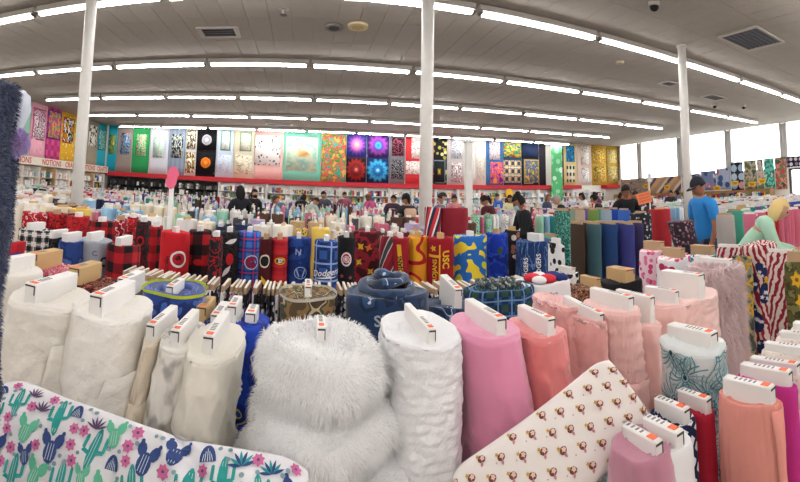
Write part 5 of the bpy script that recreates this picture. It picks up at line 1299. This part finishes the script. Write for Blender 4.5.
person('dark haired person in a grey top behind the centre table', 326, 196, 13.2, 2.6, 1.62, .2, '#4a4a55', '#24262c', '#b0806a', '#1c1616', 'short')
person('person in a pink and violet patterned top behind the tables', 373, 198, 13.2, .6, 1.6, .3, '#b04a78', '#2c3040', '#b0806a', '#5a4030', 'bob')
person('person in a plum jacket with dark hair near the middle pillar', 392, 199, 11.4, -.4, 1.58, .3, '#3a2c3c', '#24262c', '#a9765a', '#171212', 'short')
person('dark haired woman with a tan backpack left of the pillar', 408, 194, 9.9, .2, 1.6, .1, '#2a2a2e', '#24262c', '#a9765a', '#1a1413', 'pony', bag='#c0a088')
person('person in a navy jacket and mask right of the pillar', 438, 197, 9.0, -2.2, 1.62, .1, '#5a6272', '#30343c', '#b88a74', '#2a211e', 'short', mask='#c8d4d8')
person('dark haired person in a rose pink top', 455, 199, 11.4, -.2, 1.58, .2, '#c27a80', '#3a3c44', '#a9765a', '#1c1515', 'short')
person('dark haired woman in a maroon top leaning over a table', 493, 196, 10.0, .6, 1.6, .3, '#4a1c26', '#24262c', '#a9765a', '#191313', 'pony')
person('person in a blue and white top far behind the tables', 499, 197, 15.5, .4, 1.62, .1, '#3a5aa8', '#24262c', '#c09078', '#3a2c24', 'short')
person('woman in a pale yellow top with dark hair', 511, 199, 11.4, 2.4, 1.58, .15, '#e0d8a8', '#4a4440', '#a9765a', '#2c1c16', 'bob')
person('woman in a navy checked jacket facing the camera side', 545, 198, 13.0, -2.6, 1.6, .15, '#3a4258', '#24262c', '#b88a74', '#6a4a38', 'long')
person('dark haired person stooping behind the coloured bolts', 604, 196, 11.4, .8, 1.6, .35, '#222226', '#24262c', '#a9765a', '#151112', 'bun')
person('person with a dark cap beside the window wall tables', 655, 201, 8.0, .3, 1.56, .25, '#3a2a2e', '#24262c', '#8a5a46', '#2a1e1c', 'bob')
for k, (x, r, tc, lb) in enumerate(((345, 15, '#8a4a5a', 'dusty rose jacket'), (586, 13.2, '#d8d0c8', 'white shirt'), (596, 18, '#6a3a5a', 'violet jumper'), (617, 13.2, '#a83a3a', 'red jumper'), (670, 16, '#2c2c34', 'black coat'), (680, 19.5, '#4a4a5a', 'grey coat'), (640, 13.2, '#3a3a44', 'charcoal hoodie'))):
    person('small distant shopper in a %s among the far tables' % lb, x, 196, r, k * 1.3, 1.62, .2, tc, '#2b2f3c', '#a9765a', '#1d1614', ('short', 'bob')[k % 2])
# ---------------------------------------------------------------- custom bolts in the middle distance, right
def mid(x0, x1, y, z, a, m, lb, **k):
    kk = dict(L=.09, T=.014, prot=.04, layers=2, wob=.006, seed=x0 % 13, n=24, rings=8, sticker=False, board='light'); kk.update(k)
    B = BP(x0, x1, y, z, a, m, lb, **kk); return B
TF = nb('#2f7a6c', '#1f5a50', '#6ab0a0', '#244f48', s=26)
mid(555, 569, 211, 1.45, .12, TF, 'tall teal floral bolt left of the rust edged one')
mid(545, 556, 236, 1.22, .1, solid('#6fb79c'), 'mint green bolt beside the tall teal floral one')
for k, (x0, x1, cn, col) in enumerate(((568, 573, 'rust', '#a8543a'), (573, 581, 'dark brown', '#4a3a30'), (581, 590, 'umber', '#5a483c'), (590, 597, 'slate teal', '#4a6a74'), (597, 605, 'petrol blue', '#2f5a70'), (605, 613, 'deep blue', '#2c4a80'), (613, 622, 'royal blue', '#2f4f9c'), (622, 630, 'indigo', '#3f4286'), (630, 640, 'dusky purple', '#4a4268'))):
    mid(x0, x1, 223 + k % 2, 1.29, .12, solid(col, .85), '%s cotton bolt in the dark row before the black suited shopper' % cn)
for k, (x0, x1, cn, col) in enumerate(((572, 577, 'sage', '#8a9a84'), (577, 583, 'beige', '#c2b09a'), (583, 590, 'purple', '#7a5aa4'), (590, 596, 'leaf green', '#7a9a4a'), (596, 603, 'sea green', '#5a9a84'), (603, 609, 'pale steel', '#9aaec0'), (609, 618, 'cobalt', '#2450b0'), (618, 630, 'bright blue', '#3a68c0'))):
    mid(x0, x1, 209 + k % 2, 1.34, .13, solid(col, .85), '%s bolt in the raised upper row behind the dark cottons' % cn)
mid(630, 651, 213, 1.34, .13, dots('#26262c', ['#c8c4c8', '#7a7a84'], 24, .34), 'black and white speckled bolt left of the red one')
mid(649, 670, 209, 1.36, .13, solid('#b02c34', .85), 'broad red bolt with a cardboard label end', board='tan')
B = mid(668, 692, 221, 1.25, .13, dots('#3a2c34', ['#9a6a84', '#6a5a5a', '#b08a9c'], 26, .38), 'plum floral bolt slumped at the foot of the right pillar', board=None, lean=(-.25, 0))
mid(716, 734, 215, 1.3, .12, solid('#b0a8a4'), 'stone grey bolt right of the blue shirted man')
mid(729, 740, 211, 1.32, .12, solid('#4fa890'), 'sea green bolt left of the bending blonde woman')
mid(425, 441, 207, 1.46, .12, stripes([(0, '#c8303a'), (.4, '#e8e0dc'), (.6, '#26304a')], .09, .3), 'red, white and navy striped bolt behind the cardinal fleece', board=None)
mid(441, 468, 208, 1.45, .12, solid('#8a2230', .85), 'broad burgundy bolt beside the square post', board=None)
for (x0, x1, y0, y1, nm) in ((2.05, 3.9, 3.0, 4.2, 'dark cotton'), (2.3, 5.15, 4.25, 5.42, 'upper colour')):
    table(x0, x1, y0, y1, .48, 'low table under the %s bolts at mid right' % nm)
table(3.92, 4.3, 2.7, 3.05, .48, 'small table under the stone grey bolt')
table(1.8, 2.8, 5.45, 6.2, .48, 'low table under the burgundy bolt')
# signs
q = P(170, 215, 4.9)
st = empty('sign_stand', (q.x, q.y, 0)); tag(st, 'pink paddle shaped card sign on a white upright strip', 'sign')
boxo('upright_strip', (0, 0, .88), (.055, .02, 1.76), WHITE, st, .004)
bm = bmesh.new(); vs = [bm.verts.new((x * .07 + (.012 if z > 0 else -.01), 0, z * .13)) for x, z in ell(1, 1, 24)]
f = bm.faces.new(vs); e = bmesh.ops.extrude_face_region(bm, geom=[f]); bmesh.ops.translate(bm, vec=(0, .012, 0), verts=[v for v in e['geom'] if isinstance(v, bmesh.types.BMVert)])
link('pink_card', bm, st, (solid('#ef6f90', .6),), False, (0, -.014, 1.68))
boxo('foot', (0, 0, .01), (.3, .3, .02), WHITE, st)
q = P(644, 198, 7.4)
st = empty('sign_stand', (q.x, q.y, 0), -.6); tag(st, 'tilted orange card sign with red handwriting on a thin pole', 'sign')
cylo('pole', (.1, 0, 0), .012, q.z + .42, MULL, st, 10)
cd = boxo('orange_card', (0, -.02, q.z), (.24, .008, .19), solid('#f08a5c', .6), st); cd.rotation_euler.y = -.22
bm = bmesh.new()
for row in range(3):
    pts = [(-.09 + .18 * i / 26, .05 - row * .05 + .014 * math.sin(i * 1.7 + row) * math.cos(i * .6)) for i in range(27)]
    for a_, b_ in zip(pts, pts[1:]):
        v = [bm.verts.new((a_[0], -.006, a_[1])), bm.verts.new((b_[0], -.006, b_[1])), bm.verts.new((b_[0], -.006, b_[1] + .008)), bm.verts.new((a_[0], -.006, a_[1] + .008))]; bm.faces.new(v)
link('handwriting', bm, cd, (solid('#c8281e'),), False)
boxo('white_tag', (.1, -.02, q.z + .34), (.07, .006, .13), WHITE, st); boxo('foot', (.1, 0, .01), (.25, .25, .02), MULL, st)
q = P(509, 193, 15)
st = empty('sign_stand', (q.x, q.y, 0)); tag(st, 'round yellow sign on a thin pole before the far racks', 'sign'); cylo('pole', (0, 0, 0), .015, q.z, MULL, st, 8)
o = cylo('yellow_disc', (0, -.02, q.z), .15, .01, YEL, st, 20); o.rotation_euler.x = PI / 2
